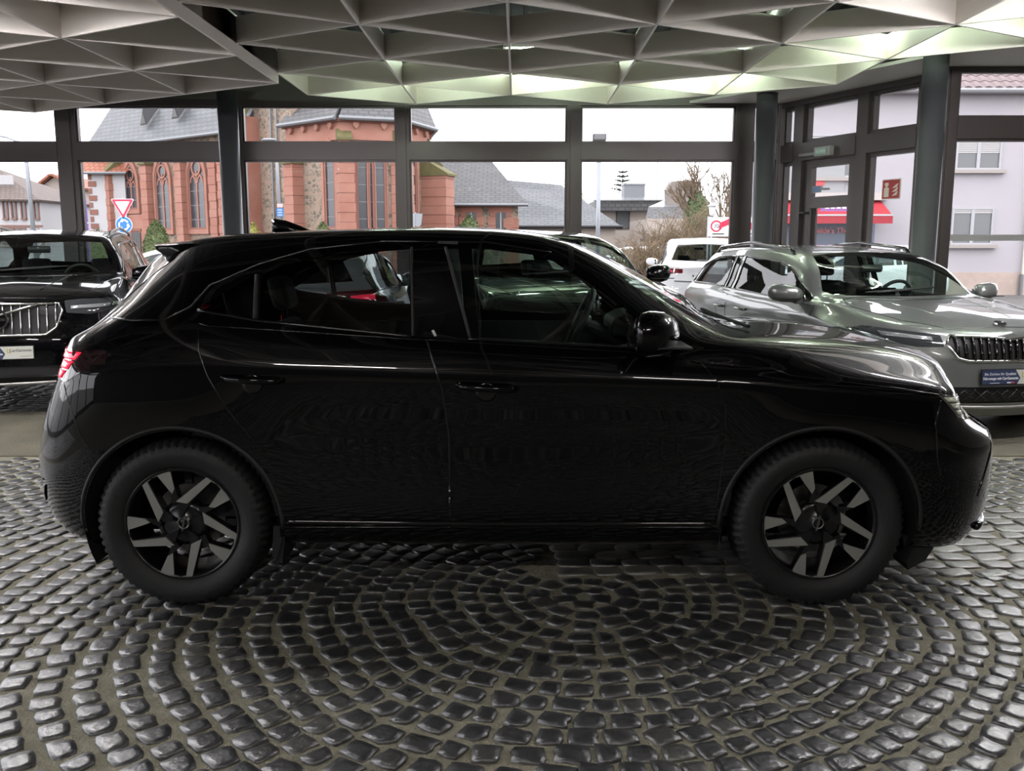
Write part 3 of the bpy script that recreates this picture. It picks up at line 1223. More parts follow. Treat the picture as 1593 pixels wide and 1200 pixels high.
def seat(root, x, y, name='seat', bench=None):
    """seat cushion, back and headrest facing +x"""
    s = bpy.data.objects.new(name, None)
    COL.objects.link(s)
    s.parent = root
    s.location = (x, y, 0)
    hw = bench or .25

    def soft(nm, pts, w):
        # a rounded prism of side profile pts and half width w
        b = MB().prism(pts, -w, w, Matrix.Rotation(math.pi / 2, 4, 'X')).build(nm, M_SEAT, s, bevel=.04)
        b.modifiers[0].segments = 3
        b.modifiers[0].limit_method = 'NONE'
        return b
    soft('cushion', [(-.25, .32), (.28, .36), (.28, .50), (-.22, .46)], hw)
    soft('seat_back', [(-.22, .45), (-.08, .46), (-.30, 1.08), (-.40, 1.06)], hw * .95)
    ys = (0,) if not bench else (-bench * .6, bench * .6)
    for yy in ys:
        hb = MB().prism([(-.37, 1.12), (-.28, 1.13), (-.32, 1.30), (-.41, 1.29)], yy - .12, yy + .12, Matrix.Rotation(math.pi / 2, 4, 'X')).build('headrest', M_SEAT, s, bevel=.035)
        hb.modifiers[0].segments = 3
        MB().tube([(-.34, -yy - .05, 1.02), (-.34, -yy - .05, 1.15)], .007, 6).tube([(-.34, -yy + .05, 1.02), (-.34, -yy + .05, 1.15)], .007, 6).build('headrest_post', M_CHROME, s)
    return s


def cabin(root, x_front, x_rear, W, zb, zfloor=.30, dash=True, wheel_y=0.36):
    """dark tub, dashboard, steering wheel"""
    t = MB()
    t.box(x_rear, x_front, -W, W, zfloor, zfloor + .03)
    t.box(x_rear, x_rear + .03, -W, W, zfloor, zb - .06)
    t.build('cabin_floor', M_CABIN, root)
    d = MB().prism([(x_front - .42, .62), (x_front, .55), (x_front, zb - .10), (x_front - .15, zb - .02), (x_front - .38, zb - .02), (x_front - .46, zb - .12)], -W, W,
                   Matrix.Rotation(math.pi / 2, 4, 'X'))
    d.build('dashboard', M_CABIN, root, bevel=.02)
    sw = bpy.data.objects.new('steering_wheel', None)
    COL.objects.link(sw)
    sw.parent = root
    sw.location = (x_front - .70, wheel_y, zb + .0)
    M = Matrix.Rotation(math.radians(-65), 4, 'Y')
    MB().lathe([(.17 + .017 * math.cos(a), .017 * math.sin(a)) for a in np.linspace(0, 2 * math.pi, 9)[:-1]], 36, M, close=True).build('wheel_rim', M_CABIN, sw, smooth=True)
    MB().box(-.02, .02, -.16, .16, -.012, .012, M).box(-.155, .02, -.025, .025, -.012, .012, M).build('wheel_spokes', M_GLOSSB, sw)
    MB().lathe([(0, -.05), (.05, -.05), (.06, .01), (.03, .025), (0, .025)], 24, M).build('wheel_hub', M_CABIN, sw, smooth=True)
    MB().tube([(0, 0, 0), (.3, 0, -.13)], .035, 10).build('steering_column', M_CABIN, sw)
    sc = MB().box(x_front - .48, x_front - .46, -.16, .22, zb - .04, zb + .10)
    sc.build('display_screen', M_GLOSSB, root)


def wheel_wells(root, xw, R, W, tread, dy=.28):
    for s in (-1, 1):
        for x in xw:
            M = Matrix.Translation((x, s * (W - .03), R)) @ Matrix.Rotation(s * math.pi / 2, 4, 'X')
            prof = [(R + .055, 0), (R + .055, dy), (0.05, dy)]
            b = MB()
            n = 40
            for k in range(n + 1):
                th = math.radians(-25 + 230 * k / n) * (1)
                for rr, hh in prof:
                    y = s * (W - .035 - hh)
                    b.v.append((x + rr * math.cos(th), y, R + rr * math.sin(th)))
            for k in range(n):
                for j in range(2):
                    b.f.append([k * 3 + j, (k + 1) * 3 + j, (k + 1) * 3 + j + 1, k * 3 + j + 1])
                    b.uv.append(None)
            b.build('wheel_well', M_WELL, root, smooth=True, fix=False)


def mirror(root, bx, by, bz, s, material, size=1.0):
    """door mirror with its foot at bx,by,bz on side s, opening backwards (-x)"""
    mo = bpy.data.objects.new('door_mirror', None)
    COL.objects.link(mo)
    mo.parent = root
    mo.location = (bx, by, bz)
    mo.scale = (size, size, size)
    secs = []
    for u, hx, hz in ((0, .075, .055), (.05, .10, .075), (.14, .105, .082), (.21, .085, .072), (.245, .05, .045), (.255, .01, .01)):
        ring = []
        for k in range(16):
            th = 2 * math.pi * k / 16
            c, q = math.cos(th), math.sin(th)
            px = (abs(c) ** .8) * (1 if c > 0 else -1) * hx
            if c < 0:
                px *= .55
            ring.append((px - u * .25, s * (u + .02), (abs(q) ** .8) * (1 if q > 0 else -1) * hz + .06 + u * .08))
        secs.append(ring)
    b = MB()
    for rg in secs:
        b.v += rg
    for i in range(len(secs) - 1):
        for k in range(16):
            q = (k + 1) % 16
            b.f.append([i * 16 + k, i * 16 + q, (i + 1) * 16 + q, (i + 1) * 16 + k])
            b.uv.append(None)
    b.f.append(list(range(16)))
    b.uv.append(None)
    b.f.append([5 * 16 + k for k in range(16)][::-1])
    b.uv.append(None)
    b.build('mirror_housing', material, mo, smooth=True)
    MB().prism([(-.03, -.01), (.06, -.02), (.05, .03), (-.03, .03)], 0, .07, frameM((0, 0, 0), (1, 0, 0), (0, 0, 1)) if s < 0 else frameM((0, .07, 0), (1, 0, 0), (0, 0, 1))).build('mirror_foot', M_TRIM, mo)
    g = MB()
    g.box(-.068, -.064, min(s * .06, s * .23), max(s * .06, s * .23), .02, .12)
    g.build('mirror_pane', M_MIRRG, mo)
    MB().box(-.07, .1, min(s * .03, s * .25), max(s * .03, s * .25), .028, .034).build('mirror_joint', M_TRIM, mo)
    return mo


def plate(root, M, navy_left=True):
    """showroom plate: navy half with the slogan, pale half with the warranty name"""
    p = bpy.data.objects.new('number_plate', None)
    COL.objects.link(p)
    p.parent = root
    p.matrix_local = M
    MB().box(-.27, .27, -.058, .058, 0, .008).build('plate_board', M_TRIM, p)
    MB().prism([(-.262, -.052), (.02, -.052), (.045, -.01), (.005, .052), (-.262, .052)], .008, .010).build('plate_navy_field', M_SIGNB, p)
    MB().prism([(.024, -.052), (.262, -.052), (.262, .052), (.009, .052), (.049, -.01)], .008, .010).build('plate_pale_field', M_SIGNW, p)
    I = Matrix.Identity(4)
    text('plate_slogan', 'Ein Zeichen für Qualität:', .026, M_TXTW, p, Matrix.Translation((-.115, .022, .0105)))
    text('plate_slogan', 'Fahrzeuge mit CarGarantie', .026, M_TXTW, p, Matrix.Translation((-.112, -.010, .0105)), bold=.0006)
    text('plate_name', 'CarGarantie', .034, M_TXTD, p, Matrix.Translation((.165, .018, .0105)), bold=.0002)
    MB().prism([(.062, .002), (.068, -.004), (.088, -.004), (.088, .032), (.080, .032), (.080, .004), (.070, .004), (.070, .036), (.062, .036)], .010, .0108).build('plate_logo', M_GOLD, p)
    MB().box(-.02, .0, -.046, -.036, .010, .011).build('plate_mark', mat('plate_red_print', (.6, .05, .05), .5), p)
    MB().box(-.06, -.025, -.046, -.037, .010, .011).build('plate_small_print', M_TXTW, p)
    MB().box(-.20, -.12, -.044, -.041, .010, .011).build('plate_small_print', M_TXTW, p)
    MB().box(.16, .25, -.034, -.031, .010, .011).build('plate_small_print', M_TXTD, p)
    return p
# ------------------------------------------------------------------ the black car in front
R_W, XRW, XFW, HW = .345, -1.324, 1.234, .885
YCAR = 4.375
car = tag(empty('compact_suv', (0, YCAR, 0)), 'glossy black compact SUV standing side-on in the foreground', 'car')
Lm = [
    # underside centre, underside edge
    [(-2.085, 0, .36), (-1.9, 0, .27), (-1.3, 0, .24), (0, 0, .22), (1.3, 0, .22), (1.9, 0, .23), (2.14, 0, .27)],
    [(-2.085, .70, .36), (-1.9, .70, .25), (-1.3, .70, .23), (0, .72, .22), (1.3, .70, .22), (1.9, .70, .20), (2.14, .70, .27)],
    # sill edge
    [(-2.085, .80, .40), (-1.9, .82, .28), (-1.6, .84, .26), (-.9, .835, .275), (0, .835, .275), (.85, .835, .275), (1.6, .84, .25), (1.9, .82, .235), (2.14, .78, .30)],
    # lower door
    [(-2.085, .84, .50), (-1.7, .88, .46), (-1.32, .890, .48), (-.9, .872, .46), (0, .868, .45), (.8, .872, .46), (1.23, .890, .48), (1.7, .88, .45), (2.14, .84, .42)],
    # middle
    [(-2.085, .85, .68), (-1.7, .885, .68), (-1.32, .895, .72), (-.8, .872, .70), (0, .862, .70), (.7, .870, .70), (1.23, .895, .72), (1.7, .885, .66), (2.14, .85, .58)],
    # crease
    [(-2.085, .85, .88), (-1.7, .875, .93), (-1.3, .885, .965), (-.82, .884, .955), (0, .882, .925), (.76, .882, .915), (1.25, .885, .885), (1.7, .87, .835), (2.0, .85, .775), (2.14, .84, .73)],
    # shoulder
    [(-2.085, .82, .98), (-1.7, .845, 1.03), (-1.3, .862, 1.06), (-.82, .858, 1.045), (0, .858, 1.01), (.76, .852, .985), (1.25, .850, .945), (1.7, .83, .895), (2.0, .80, .835), (2.14, .78, .78)],
    # belt / bonnet edge
    [(-2.085, .72, 1.03), (-1.95, .75, 1.07), (-1.7, .77, 1.12), (-1.45, .785, 1.19), (-1.25, .79, 1.21), (-1.0, .80, 1.165), (-.4, .815, 1.10), (-.17, .815, 1.09), (.48, .815, 1.055),
     (.80, .815, 1.055), (1.08, .80, 1.03), (1.3, .785, .99), (1.64, .755, .94), (1.95, .71, .895), (2.1, .66, .855), (2.14, .63, .82)],
    # roof rail / A pillar / bonnet crease
    [(-2.085, .62, 1.045), (-1.92, .62, 1.09), (-1.75, .61, 1.135), (-1.63, .60, 1.22), (-1.45, .60, 1.385), (-1.32, .62, 1.435), (-1.1, .625, 1.462), (-.72, .635, 1.480), (-.4, .64, 1.484), (-.1, .635, 1.476), (.09, .63, 1.456),
     (.22, .63, 1.422), (.35, .64, 1.352), (.5, .66, 1.25), (.62, .68, 1.17), (.78, .71, 1.095), (.92, .72, 1.075), (1.1, .68, 1.065), (1.4, .63, 1.035), (1.84, .56, .975), (2.05, .50, .93), (2.14, .45, .87)],
    # roof edge
    [(-2.085, .45, 1.05), (-1.92, .48, 1.10), (-1.75, .50, 1.15), (-1.65, .50, 1.235), (-1.47, .53, 1.42), (-1.34, .54, 1.472), (-1.1, .54, 1.497), (-.72, .545, 1.512), (-.4, .55, 1.518), (-.1, .54, 1.510), (.09, .53, 1.494),
     (.22, .53, 1.462), (.35, .53, 1.405), (.5, .54, 1.315), (.62, .55, 1.24), (.78, .56, 1.14), (.92, .58, 1.085), (1.0, .56, 1.083), (1.1, .52, 1.08), (1.4, .46, 1.06), (1.84, .40, .995), (2.05, .35, .945), (2.14, .3, .88)],
    # centre
    [(-2.085, 0, 1.05), (-1.92, 0, 1.11), (-1.76, 0, 1.155), (-1.69, 0, 1.20), (-1.50, 0, 1.41), (-1.46, 0, 1.455), (-1.34, 0, 1.495), (-1.1, 0, 1.517), (-.72, 0, 1.533), (-.4, 0, 1.541), (-.1, 0, 1.533), (.09, 0, 1.516),
     (.32, 0, 1.458), (.59, 0, 1.333), (.82, 0, 1.195), (1.0, 0, 1.095), (1.08, 0, 1.086), (1.2, 0, 1.086), (1.4, 0, 1.078), (1.62, 0, 1.055), (1.84, 0, 1.01), (2.0, 0, .975), (2.1, 0, .935), (2.14, 0, .89)],
]
bm = loft_body(Lm, -2.085, 2.14, .50, .56, 2.9, 2.7,
               [(.2, .14), (.36, .02), (.55, .0), (.70, .03), (.85, .09), (.95, .13), (1.04, .15), (1.2, .15)],
               [(.2, -.10), (.3, -.02), (.45, .0), (.60, .0), (.67, -.02), (.74, -.13), (.82, -.19), (.90, -.17), (1.1, -.10)], ns=6, dx=.045)
BV = body_bvh(bm)
parts = {}
WIN = {
    'quarter_window': [(-1.235, 1.212), (-1.052, 1.322), (-1.03, 1.327), (-1.022, 1.172), (-1.2, 1.200)],
    'rear_door_window': [(-1.000, 1.335), (-.906, 1.376), (-.722, 1.418), (-.412, 1.442), (-.400, 1.107), (-.700, 1.132), (-.995, 1.166)],
    'front_door_window': [(-.262, 1.442), (-.095, 1.436), (.087, 1.414), (.218, 1.370), (.350, 1.285), (.497, 1.168), (.535, 1.128), (.52, 1.062), (.48, 1.058), (-.165, 1.092), (-.175, 1.095)],
}
DOORS = {
    'rear_door': [(-1.23, 1.15), (-1.19, 1.14), (-.36, 1.085), (-.335, 1.085), (-.275, .90), (-.25, .70), (-.25, .33), (-.92, .33), (-.935, .50), (-.965, .62), (-1.04, .72), (-1.12, .83), (-1.185, .95), (-1.22, 1.05)],
    'front_door': [(-.33, 1.085), (-.16, 1.075), (.5, 1.035), (.62, 1.03), (.74, 1.00), (.80, .93), (.835, .83), (.845, .70), (.82, .45), (.80, .33), (-.247, .33), (-.247, .70), (-.272, .90)],
}
arch_r = R_W + .045
for s in (-1, 1):
    for xw in (XRW, XFW):
        f = cut(bm, circle(xw, R_W, arch_r, n=48), 'y', s, facing=-.5, cond=lambda m, s=s: m.y * s > .62)
        bmesh.ops.delete(bm, geom=f, context='FACES')
for s in (-1, 1):
    for nm, po in WIN.items():
        f = cut(bm, po, 'y', s, cond=lambda m: m.z > 1.0)
        o = take(bm, f, nm, M_GLASSF if nm == 'front_door_window' else M_GLASSR, car, .004)
    for nm, po in DOORS.items():
        f = cut(bm, po, 'y', s, facing=.3, cond=lambda m, s=s: m.y * s > .7)
        parts[nm, s] = take(bm, f, nm, M_BLACKP, car)
# windscreen and rear window
ws = [(-.60, 1.115), (-.635, 1.13), (-.60, 1.30), (-.52, 1.475), (-.3, 1.492), (0, 1.50), (.3, 1.492), (.52, 1.475), (.60, 1.30), (.635, 1.13), (.60, 1.115), (.3, 1.108), (0, 1.105), (-.3, 1.108)]
f = cut(bm, ws, 'x', 1, cond=lambda m: m.x < 1.12 and m.z > 1.06 and m.x > .1, facing=.12)
take(bm, f, 'windscreen', M_GLASSF, car, .003)
rw = [(-.50, 1.20), (-.48, 1.40), (0, 1.42), (.48, 1.40), (.50, 1.20), (0, 1.19)]
f = cut(bm, rw, 'x', -1, cond=lambda m: m.x > -1.85 and m.z > 1.15, facing=.2)
take(bm, f, 'rear_window', M_GLASSR, car, .003)
# bonnet
bo = [(1.06, -.70), (1.20, -.735), (1.6, -.70), (1.9, -.63), (2.02, -.50), (2.06, 0), (2.02, .50), (1.9, .63), (1.6, .70), (1.20, .735), (1.06, .70), (1.10, .3), (1.115, 0), (1.10, -.3)]
f = cut(bm, bo, 'z', 1, cond=lambda m: m.z > .8 and m.x > 1.0, facing=.2)
take(bm, f, 'bonnet', M_BLACKP, car, 0)
# lamps
for s in (-1, 1):
    hl = [(s * a, b) for a, b in ((.40, .845), (.68, .838), (.78, .825), (.80, .80), (.79, .755), (.74, .745), (.62, .76), (.40, .795))]
    f = cut(bm, hl, 'x', 1, cond=lambda m: m.x > 1.55, facing=.05)
    f += [g for g in cut(bm, [(1.68, .868), (1.83, .855), (2.02, .84), (2.02, .755), (1.84, .755), (1.77, .775)], 'y', s, facing=.05, cond=lambda m, s=s: m.y * s > .2) if g not in set(f)]
    take(bm, [g for g in f if g.is_valid], 'headlamp', mat('clear_lamp_glass', (.16, .165, .155), .12, .5, coat=1.0), car, -.002)
    tl = [(s * a, b) for a, b in ((.42, 1.045), (.74, 1.05), (.87, 1.045), (.87, .97), (.82, .915), (.72, .905), (.60, .92), (.42, .97))]
    f = cut(bm, tl, 'x', -1, cond=lambda m: m.x < -1.6, facing=.02)
    f += [g for g in cut(bm, [(-1.96, 1.06), (-1.56, 1.03), (-1.66, .975), (-1.76, .92), (-1.98, .915)], 'y', s, facing=.1, cond=lambda m, s=s: m.y * s > .5) if g not in set(f)]
    f = [g for g in f if g.is_valid]
    take(bm, f, 'tail_lamp', mat('smoked_lamp_glass', (.018, .007, .009), .08, coat=1.0), car, -.002)
me = bpy.data.meshes.new('body_shell')
bm.to_mesh(me)
bm.free()
link('body_shell', me, M_BLACKP, car)


def lamp_patch(pts, axis, sign, name, material, lift=.004, parent=car, bv=None):
    """a small polygon laid on the body surface"""
    bv = bv or BV
    b = bmesh.new()
    i, j, c = AX[axis]
    cx = sum(p[0] for p in pts) / len(pts)
    cy = sum(p[1] for p in pts) / len(pts)
    rings = []
    P = []
    for p, q in zip(pts, pts[1:] + pts[:1]):
        for k in range(4):
            P.append((p[0] + (q[0] - p[0]) * k / 4, p[1] + (q[1] - p[1]) * k / 4))
    for t in (1, .5, 0.02):
        rg = []
        for a, bb in P:
            h, n = surf(bv, axis, sign, cx + (a - cx) * t, cy + (bb - cy) * t)
            if h is None:
                b.free()
                print('no surface', name)
                return None
            rg.append(b.verts.new(h + n * lift))
        rings.append(rg)
    for a, bb in zip(rings[:-1], rings[1:]):
        for k in range(len(P)):
            q = (k + 1) % len(P)
            b.faces.new((a[k], a[q], bb[q], bb[k]))
    b.faces.new(rings[-1])
    bmesh.ops.recalc_face_normals(b, faces=b.faces)
    for f in b.faces:
        f.smooth = True
    m2 = bpy.data.meshes.new(name)
    b.to_mesh(m2)
    b.free()
    o = link(name, m2, material, parent)
    so = o.modifiers.new('thick', 'SOLIDIFY')
    so.thickness = .003
    so.offset = 1
    return o


for s in (-1, 1):
    # red blocks of the tail lamp and pale bars of the headlamp
    for po in ([(.62, 1.035), (.835, 1.035), (.835, 1.005), (.62, 1.005)], [(.75, 1.0), (.835, 1.0), (.825, .968), (.75, .968)], [(.75, .962), (.82, .962), (.80, .93), (.75, .93)]):
        lamp_patch([(s * a, b) for a, b in po], 'x', -1, 'tail_lamp_light', M_REDLAMP)
    lamp_patch([(s * a, b) for a, b in ((.46, .838), (.70, .828), (.77, .815), (.77, .802), (.70, .812), (.46, .822))], 'x', 1, 'daytime_light', M_DRL)
    for z0 in (.785, .758):
        lamp_patch([(s * a, b) for a, b in ((.60, z0 + .008), (.75, z0 + .008), (.75, z0 - .008), (.64, z0 - .008))], 'x', 1, 'headlamp_light', M_DRL)
for s in (-1, 1):
    for po in ([(1.70, .858), (1.83, .846), (1.83, .830), (1.715, .842)], [(1.725, .834), (1.785, .827), (1.79, .808), (1.745, .815)], [(1.755, .804), (1.80, .797), (1.80, .780), (1.77, .786)]):
        lamp_patch(po, 'y', s, 'headlamp_light', M_DRL)
# seams on both sides
for s in (-1, 1):
    for nm, po in DOORS.items():
        seam(BV, 'y', s, po + po[:1], .0022, 'door_gap', M_GLOSSB, parts[nm, s])
    seam(BV, 'y', s, [(.62, 1.03), (.74, 1.0), (.90, .985), (1.02, .975), (1.09, .95), (1.5, .90), (1.75, .86), (1.90, .835)], .0022, 'wing_gap', M_GLOSSB, car)
    seam(BV, 'y', s, [(-1.23, 1.0), (-1.5, .995), (-1.72, .99)], .002, 'rear_wing_gap', M_GLOSSB, car)
    seam(BV, 'y', s, [(-1.78, .93), (-1.70, .72), (-1.66, .66)], .002, 'bumper_gap', M_GLOSSB, car)
    # styling creases
    seam(BV, 'y', s, [(-1.62, 1.168), (-1.50, 1.160), (-1.37, 1.163), (-1.27, 1.213), (-1.20, 1.298), (-1.02, 1.378), (-.82, 1.437), (-.52, 1.470), (-.10, 1.466), (.16, 1.425)], .005, 'roof_crease', M_GLOSSB, car, lift=-.001)
    seam(BV, 'y', s, [(-1.38, 1.40), (-1.47, 1.33), (-1.60, 1.22), (-1.70, 1.15)], .003, 'tailgate_gap', M_GLOSSB, car)
    seam(BV, 'y', s, [(1.685, .85), (1.665, .76), (1.68, .62), (1.70, .55)], .004, 'wing_crease', M_GLOSSB, car, lift=-.001)
    seam(BV, 'y', s, [(1.84, .775), (1.93, .735), (2.0, .68), (1.97, .60), (1.92, .50), (1.90, .44)], .006, 'bumper_crease', M_GLOSSB, car, lift=-.001)
    # bright window surrounds
    seam(BV, 'y', s, [(-1.02, 1.335), (-1.013, 1.165)], .011, 'window_post', M_TRIM, car)
    seam(BV, 'y', s, [(-.405, 1.445), (-.390, 1.10)], .006, 'window_seal', M_TRIM, car)
    seam(BV, 'y', s, [(-.268, 1.446), (-.165, 1.09)], .007, 'window_seal', M_TRIM, car)
    seam(BV, 'y', s, [(-.17, 1.088), (.50, 1.054)], .006, 'belt_strip', M_GLOSSB, car)
    seam(BV, 'y', s, [(-1.24, 1.200), (-1.0, 1.158), (-.40, 1.098)], .006, 'belt_strip', M_GLOSSB, car)
    # raised arch mouldings
    for xw in (XRW, XFW):
        pts = []
        for k in range(41):
            th = math.radians(-8 + 196 * k / 40)
            pts.append((xw + (arch_r + .012) * math.cos(th), R_W + (arch_r + .012) * math.sin(th)))
        seam(BV, 'y', s, [p for p in pts if p[1] > .29], .009, 'arch_moulding', M_TRIM, car, lift=-.003)
    # sill moulding with a light upper edge
    seam(BV, 'y', s, [(-.90, .355), (-.25, .345), (.80, .345)], .012, 'sill_moulding', M_GLOSSB, car, lift=-.004)
    # door pulls
    for (a, b, nm) in ((-1.01, .925, 'rear_door'), (-.10, .893, 'front_door')):
        h, n = surf(BV, 'y', s, a, b)
        y = h.y
        MB().tube([(a - .115, y + s * .004, b + .022), (a - .09, y + s * .026, b + .018), (a, y + s * .034, b + .012), (a + .09, y + s * .028, b + .008), (a + .12, y + s * .002, b + .006)],
                  [.010, .014, .015, .014, .010], 10).build('door_handle', M_BLACKP, parts[nm, s], smooth=True)
        MB().lathe([(0, .002), (.03, .0015), (.042, 0), (.03, -.002)], 24, frameM((a, y + s * .0005, b - .005), (1, 0, 0), (0, 0, 1)) if s < 0 else frameM((a, y + s * .0005, b - .005), (-1, 0, 0), (0, 0, 1))).build('handle_recess', M_GLOSSB, parts[nm, s], smooth=True)
    mirror(car, .555, s * .80, 1.045, s, M_BLACKP, 1.08)
    MB().prism([(.50, 1.058), (.545, 1.125), (.70, 1.04), (.66, 1.035)], min(s * .788, s * .80), max(s * .788, s * .80), frameM((0, 0, 0), (1, 0, 0), (0, 0, 1)) @ Matrix.Scale(-1, 4, (0, 0, 1))).build('mirror_triangle', M_GLOSSB, car)
    MB().prism([(-1.30, .30), (-1.27, .22), (-1.0, .2), (-1.0, .30)][:0] or [(-.965, .33), (-.915, .33), (-.935, .17), (-.975, .20)], min(s * .60, s * .84), max(s * .60, s * .84), frameM((0, 0, 0), (1, 0, 0), (0, 0, 1)) @ Matrix.Scale(-1, 4, (0, 0, 1))).build('mud_flap', M_TRIM, car)
    MB().prism([(1.60, .28), (1.75, .26), (1.70, .17), (1.63, .13)], min(s * .58, s * .80), max(s * .58, s * .80), frameM((0, 0, 0), (1, 0, 0), (0, 0, 1)) @ Matrix.Scale(-1, 4, (0, 0, 1))).build('air_deflector', M_TRIM, car)
for s in (-1, 1):
    for xw in (XRW, XFW):
        wheel(car, xw, s * (.885 - .112), R_W, .229, .215, 'main', s, M_ALLOY, 0.0)
wheel_wells(car, (XRW, XFW), R_W, .885, .2)
# roof spoiler, aerial fin, grille, plates
sp = MB()
P = []
for t in np.linspace(-1, 1, 21):
    y = t * .60
    q = abs(t) ** 3
    xt = -1.60 + .13 * t * t
    P.append([(-1.20, y, 1.500 - .045 * q), (xt + .14, y, 1.478 - .020 * q), (xt, y, 1.460 - .010 * q), (xt + .006, y, 1.442 - .010 * q), (xt + .12, y, 1.36)])
for pr in P:
    sp.v += pr
for i in range(20):
    for j in range(5):
        q = (j + 1) % 5
        sp.f.append([i * 5 + j, (i + 1) * 5 + j, (i + 1) * 5 + q, i * 5 + q])
        sp.uv.append(None)
sp.f += [[0, 1, 2, 3, 4], [100, 101, 102, 103, 104]]
sp.uv += [None, None]
sp.build('roof_spoiler', M_BLACKP, car, smooth=True)
fin = MB()
secs = [(-1.14, .006, .062), (-1.125, .012, .066), (-1.07, .02, .056), (-1.0, .026, .03), (-.96, .026, .012), (-.92, .01, .002)]
for x, w, h in secs:
    z = 1.512
    fin.v += [(x, -w * 1.3, z), (x, -w * .8, z + h * .7), (x, 0, z + h), (x, w * .8, z + h * .7), (x, w * 1.3, z)]
for i in range(len(secs) - 1):
    for j in range(5):
        q = (j + 1) % 5
        fin.f.append([i * 5 + j, (i + 1) * 5 + j, (i + 1) * 5 + q, i * 5 + q])
        fin.uv.append(None)
fin.f.append([0, 1, 2, 3, 4])
fin.uv.append(None)
fin.build('roof_aerial', M_BLACKP, car, smooth=True)
lamp_patch([(-.50, .70), (.50, .70), (.50, .60), (-.50, .60)], 'x', 1, 'grille_visor', M_GLOSSB)
lamp_patch([(-.52, .52), (.52, .52), (.44, .38), (-.44, .38)], 'x', 1, 'lower_grille', M_TRIM)
lip = [(x, y) for x, y in ()]
seam(BV, 'x', 1, [(-.74, .30), (-.4, .29), (0, .285), (.4, .29), (.74, .30)], .016, 'front_lip', M_GLOSSB, car, lift=.008)
seam(BV, 'x', -1, [(-.74, .50), (0, .50), (.74, .50)], .004, 'bumper_edge', M_TRIM, car)
lamp_patch([(-.76, .48), (.76, .48), (.70, .40), (-.70, .40)], 'x', -1, 'rear_diffuser', M_TRIM)
# wipers and scuttle
MB().tube([(1.04, -.40, 1.10), (1.00, -.1, 1.115), (.96, .22, 1.135)], .008, 6).build('wiper', M_TRIM, car)
MB().tube([(1.04, .15, 1.10), (.98, .4, 1.11), (.88, .60, 1.125)], .008, 6).build('wiper', M_TRIM, car)
lamp_patch([(-.318, 1.118), (-.308, 1.122), (-.296, 1.098), (-.306, 1.096)], 'y', -1, 'pillar_sticker', mat('sticker_white', (.5, .52, .5), .5), .003)
# interior
cabin(car, 1.05, -1.35, .74, 1.06)
seat(car, -.05, -.37)
seat(car, -.05, .37)
seat(car, -.85, 0, 'rear_bench', .62)
MB().tube([(.27, -.06, 1.36), (.30, .06, 1.36)], .03, 8).build('inside_mirror', M_CABIN, car)
MB().prism([(.50, 1.00), (.74, 1.00), (.72, 1.10), (.58, 1.12), (.50, 1.08)], .16, .58, frameM((0, 0, 0), (1, 0, 0), (0, 0, 1)) @ Matrix.Scale(-1, 4, (0, 0, 1))).build('instrument_binnacle', M_CABIN, car, bevel=.02)
for s in (-1, 1):
    MB().prism([(-.30, 1.47), (-.22, 1.47), (-.14, .36), (-.40, .36)], min(s * .62, s * .66), max(s * .62, s * .66), frameM((0, 0, 0), (1, 0, 0), (0, 0, 1)) @ Matrix.Scale(-1, 4, (0, 0, 1))).build('centre_pillar_trim', M_CABIN, car)
    MB().box(-1.3, .9, min(s * .77, s * .74), max(s * .77, s * .74), .35, 1.03).build('door_card', M_CABIN, car)
MB().prism([(-1.3, 1.462), (-.4, 1.475), (.15, 1.455), (.1, 1.44), (-1.3, 1.44)], -.52, .52, frameM((0, 0, 0), (1, 0, 0), (0, 0, 1))).build('headliner', mat('headliner_dark', (.05, .05, .052), .9), car)
# ------------------------------------------------------------------ outside: ground
M_ASPH = mat('asphalt', (0.091, 0.087, 0.085), 0.75, vary=(.6, .6, (0.125, 0.120, 0.113)), bump=(40, .3))
tag(MB().quad((-160, 14.3, -.06), (160, 14.3, -.06), (160, 220, -.06), (-160, 220, -.06)).build('ground', M_ASPH, fix=False), 'grey asphalt street outside the window wall', None, None, 'structure')
tag(MB().quad((-160, -60, -.07), (160, -60, -.07), (160, 14.3, -.07), (-160, 14.3, -.07)).build('ground_near', M_ASPH, fix=False), 'grey asphalt yard around the hall', None, None, 'structure')

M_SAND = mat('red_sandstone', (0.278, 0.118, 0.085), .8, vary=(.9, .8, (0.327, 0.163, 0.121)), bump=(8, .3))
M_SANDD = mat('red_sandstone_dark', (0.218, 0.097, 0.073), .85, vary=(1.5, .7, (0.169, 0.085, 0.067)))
M_MOSS = mat('mossy_stone', (0.127, 0.111, 0.042), .9, vary=(4, .8, (0.085, 0.081, 0.038)))
M_RUBBLE = rubble_mat('rubble_masonry', (0.121, 0.094, 0.073), (0.218, 0.163, 0.121), (0.278, 0.182, 0.140), (0.254, 0.218, 0.169), 5.5)
M_SLATE = brick_mat('slate_roof', (0.063, 0.067, 0.075), (0.087, 0.091, 0.100), (0.039, 0.040, 0.045), .5, .30, .03, .5, bump=.6, noise=.35)
M_SLATE2 = brick_mat('old_slate_roof', (0.057, 0.057, 0.061), (0.081, 0.079, 0.079), (0.030, 0.030, 0.033), .45, .26, .03, .6, bump=.6, noise=.5)
M_REDTILE = brick_mat('red_roof_tiles', (0.302, 0.103, 0.054), (0.254, 0.085, 0.049), (0.151, 0.049, 0.031), .3, .33, .03, .7, bump=.7)
M_BROWNT = brick_mat('brown_roof_tiles', (0.121, 0.085, 0.069), (0.091, 0.067, 0.058), (0.049, 0.036, 0.031), .3, .33, .03, .7, bump=.7)
M_WPLAS = mat('white_plaster', (0.400, 0.390, 0.400), .85, vary=(.5, .4, (0.351, 0.345, 0.354)))
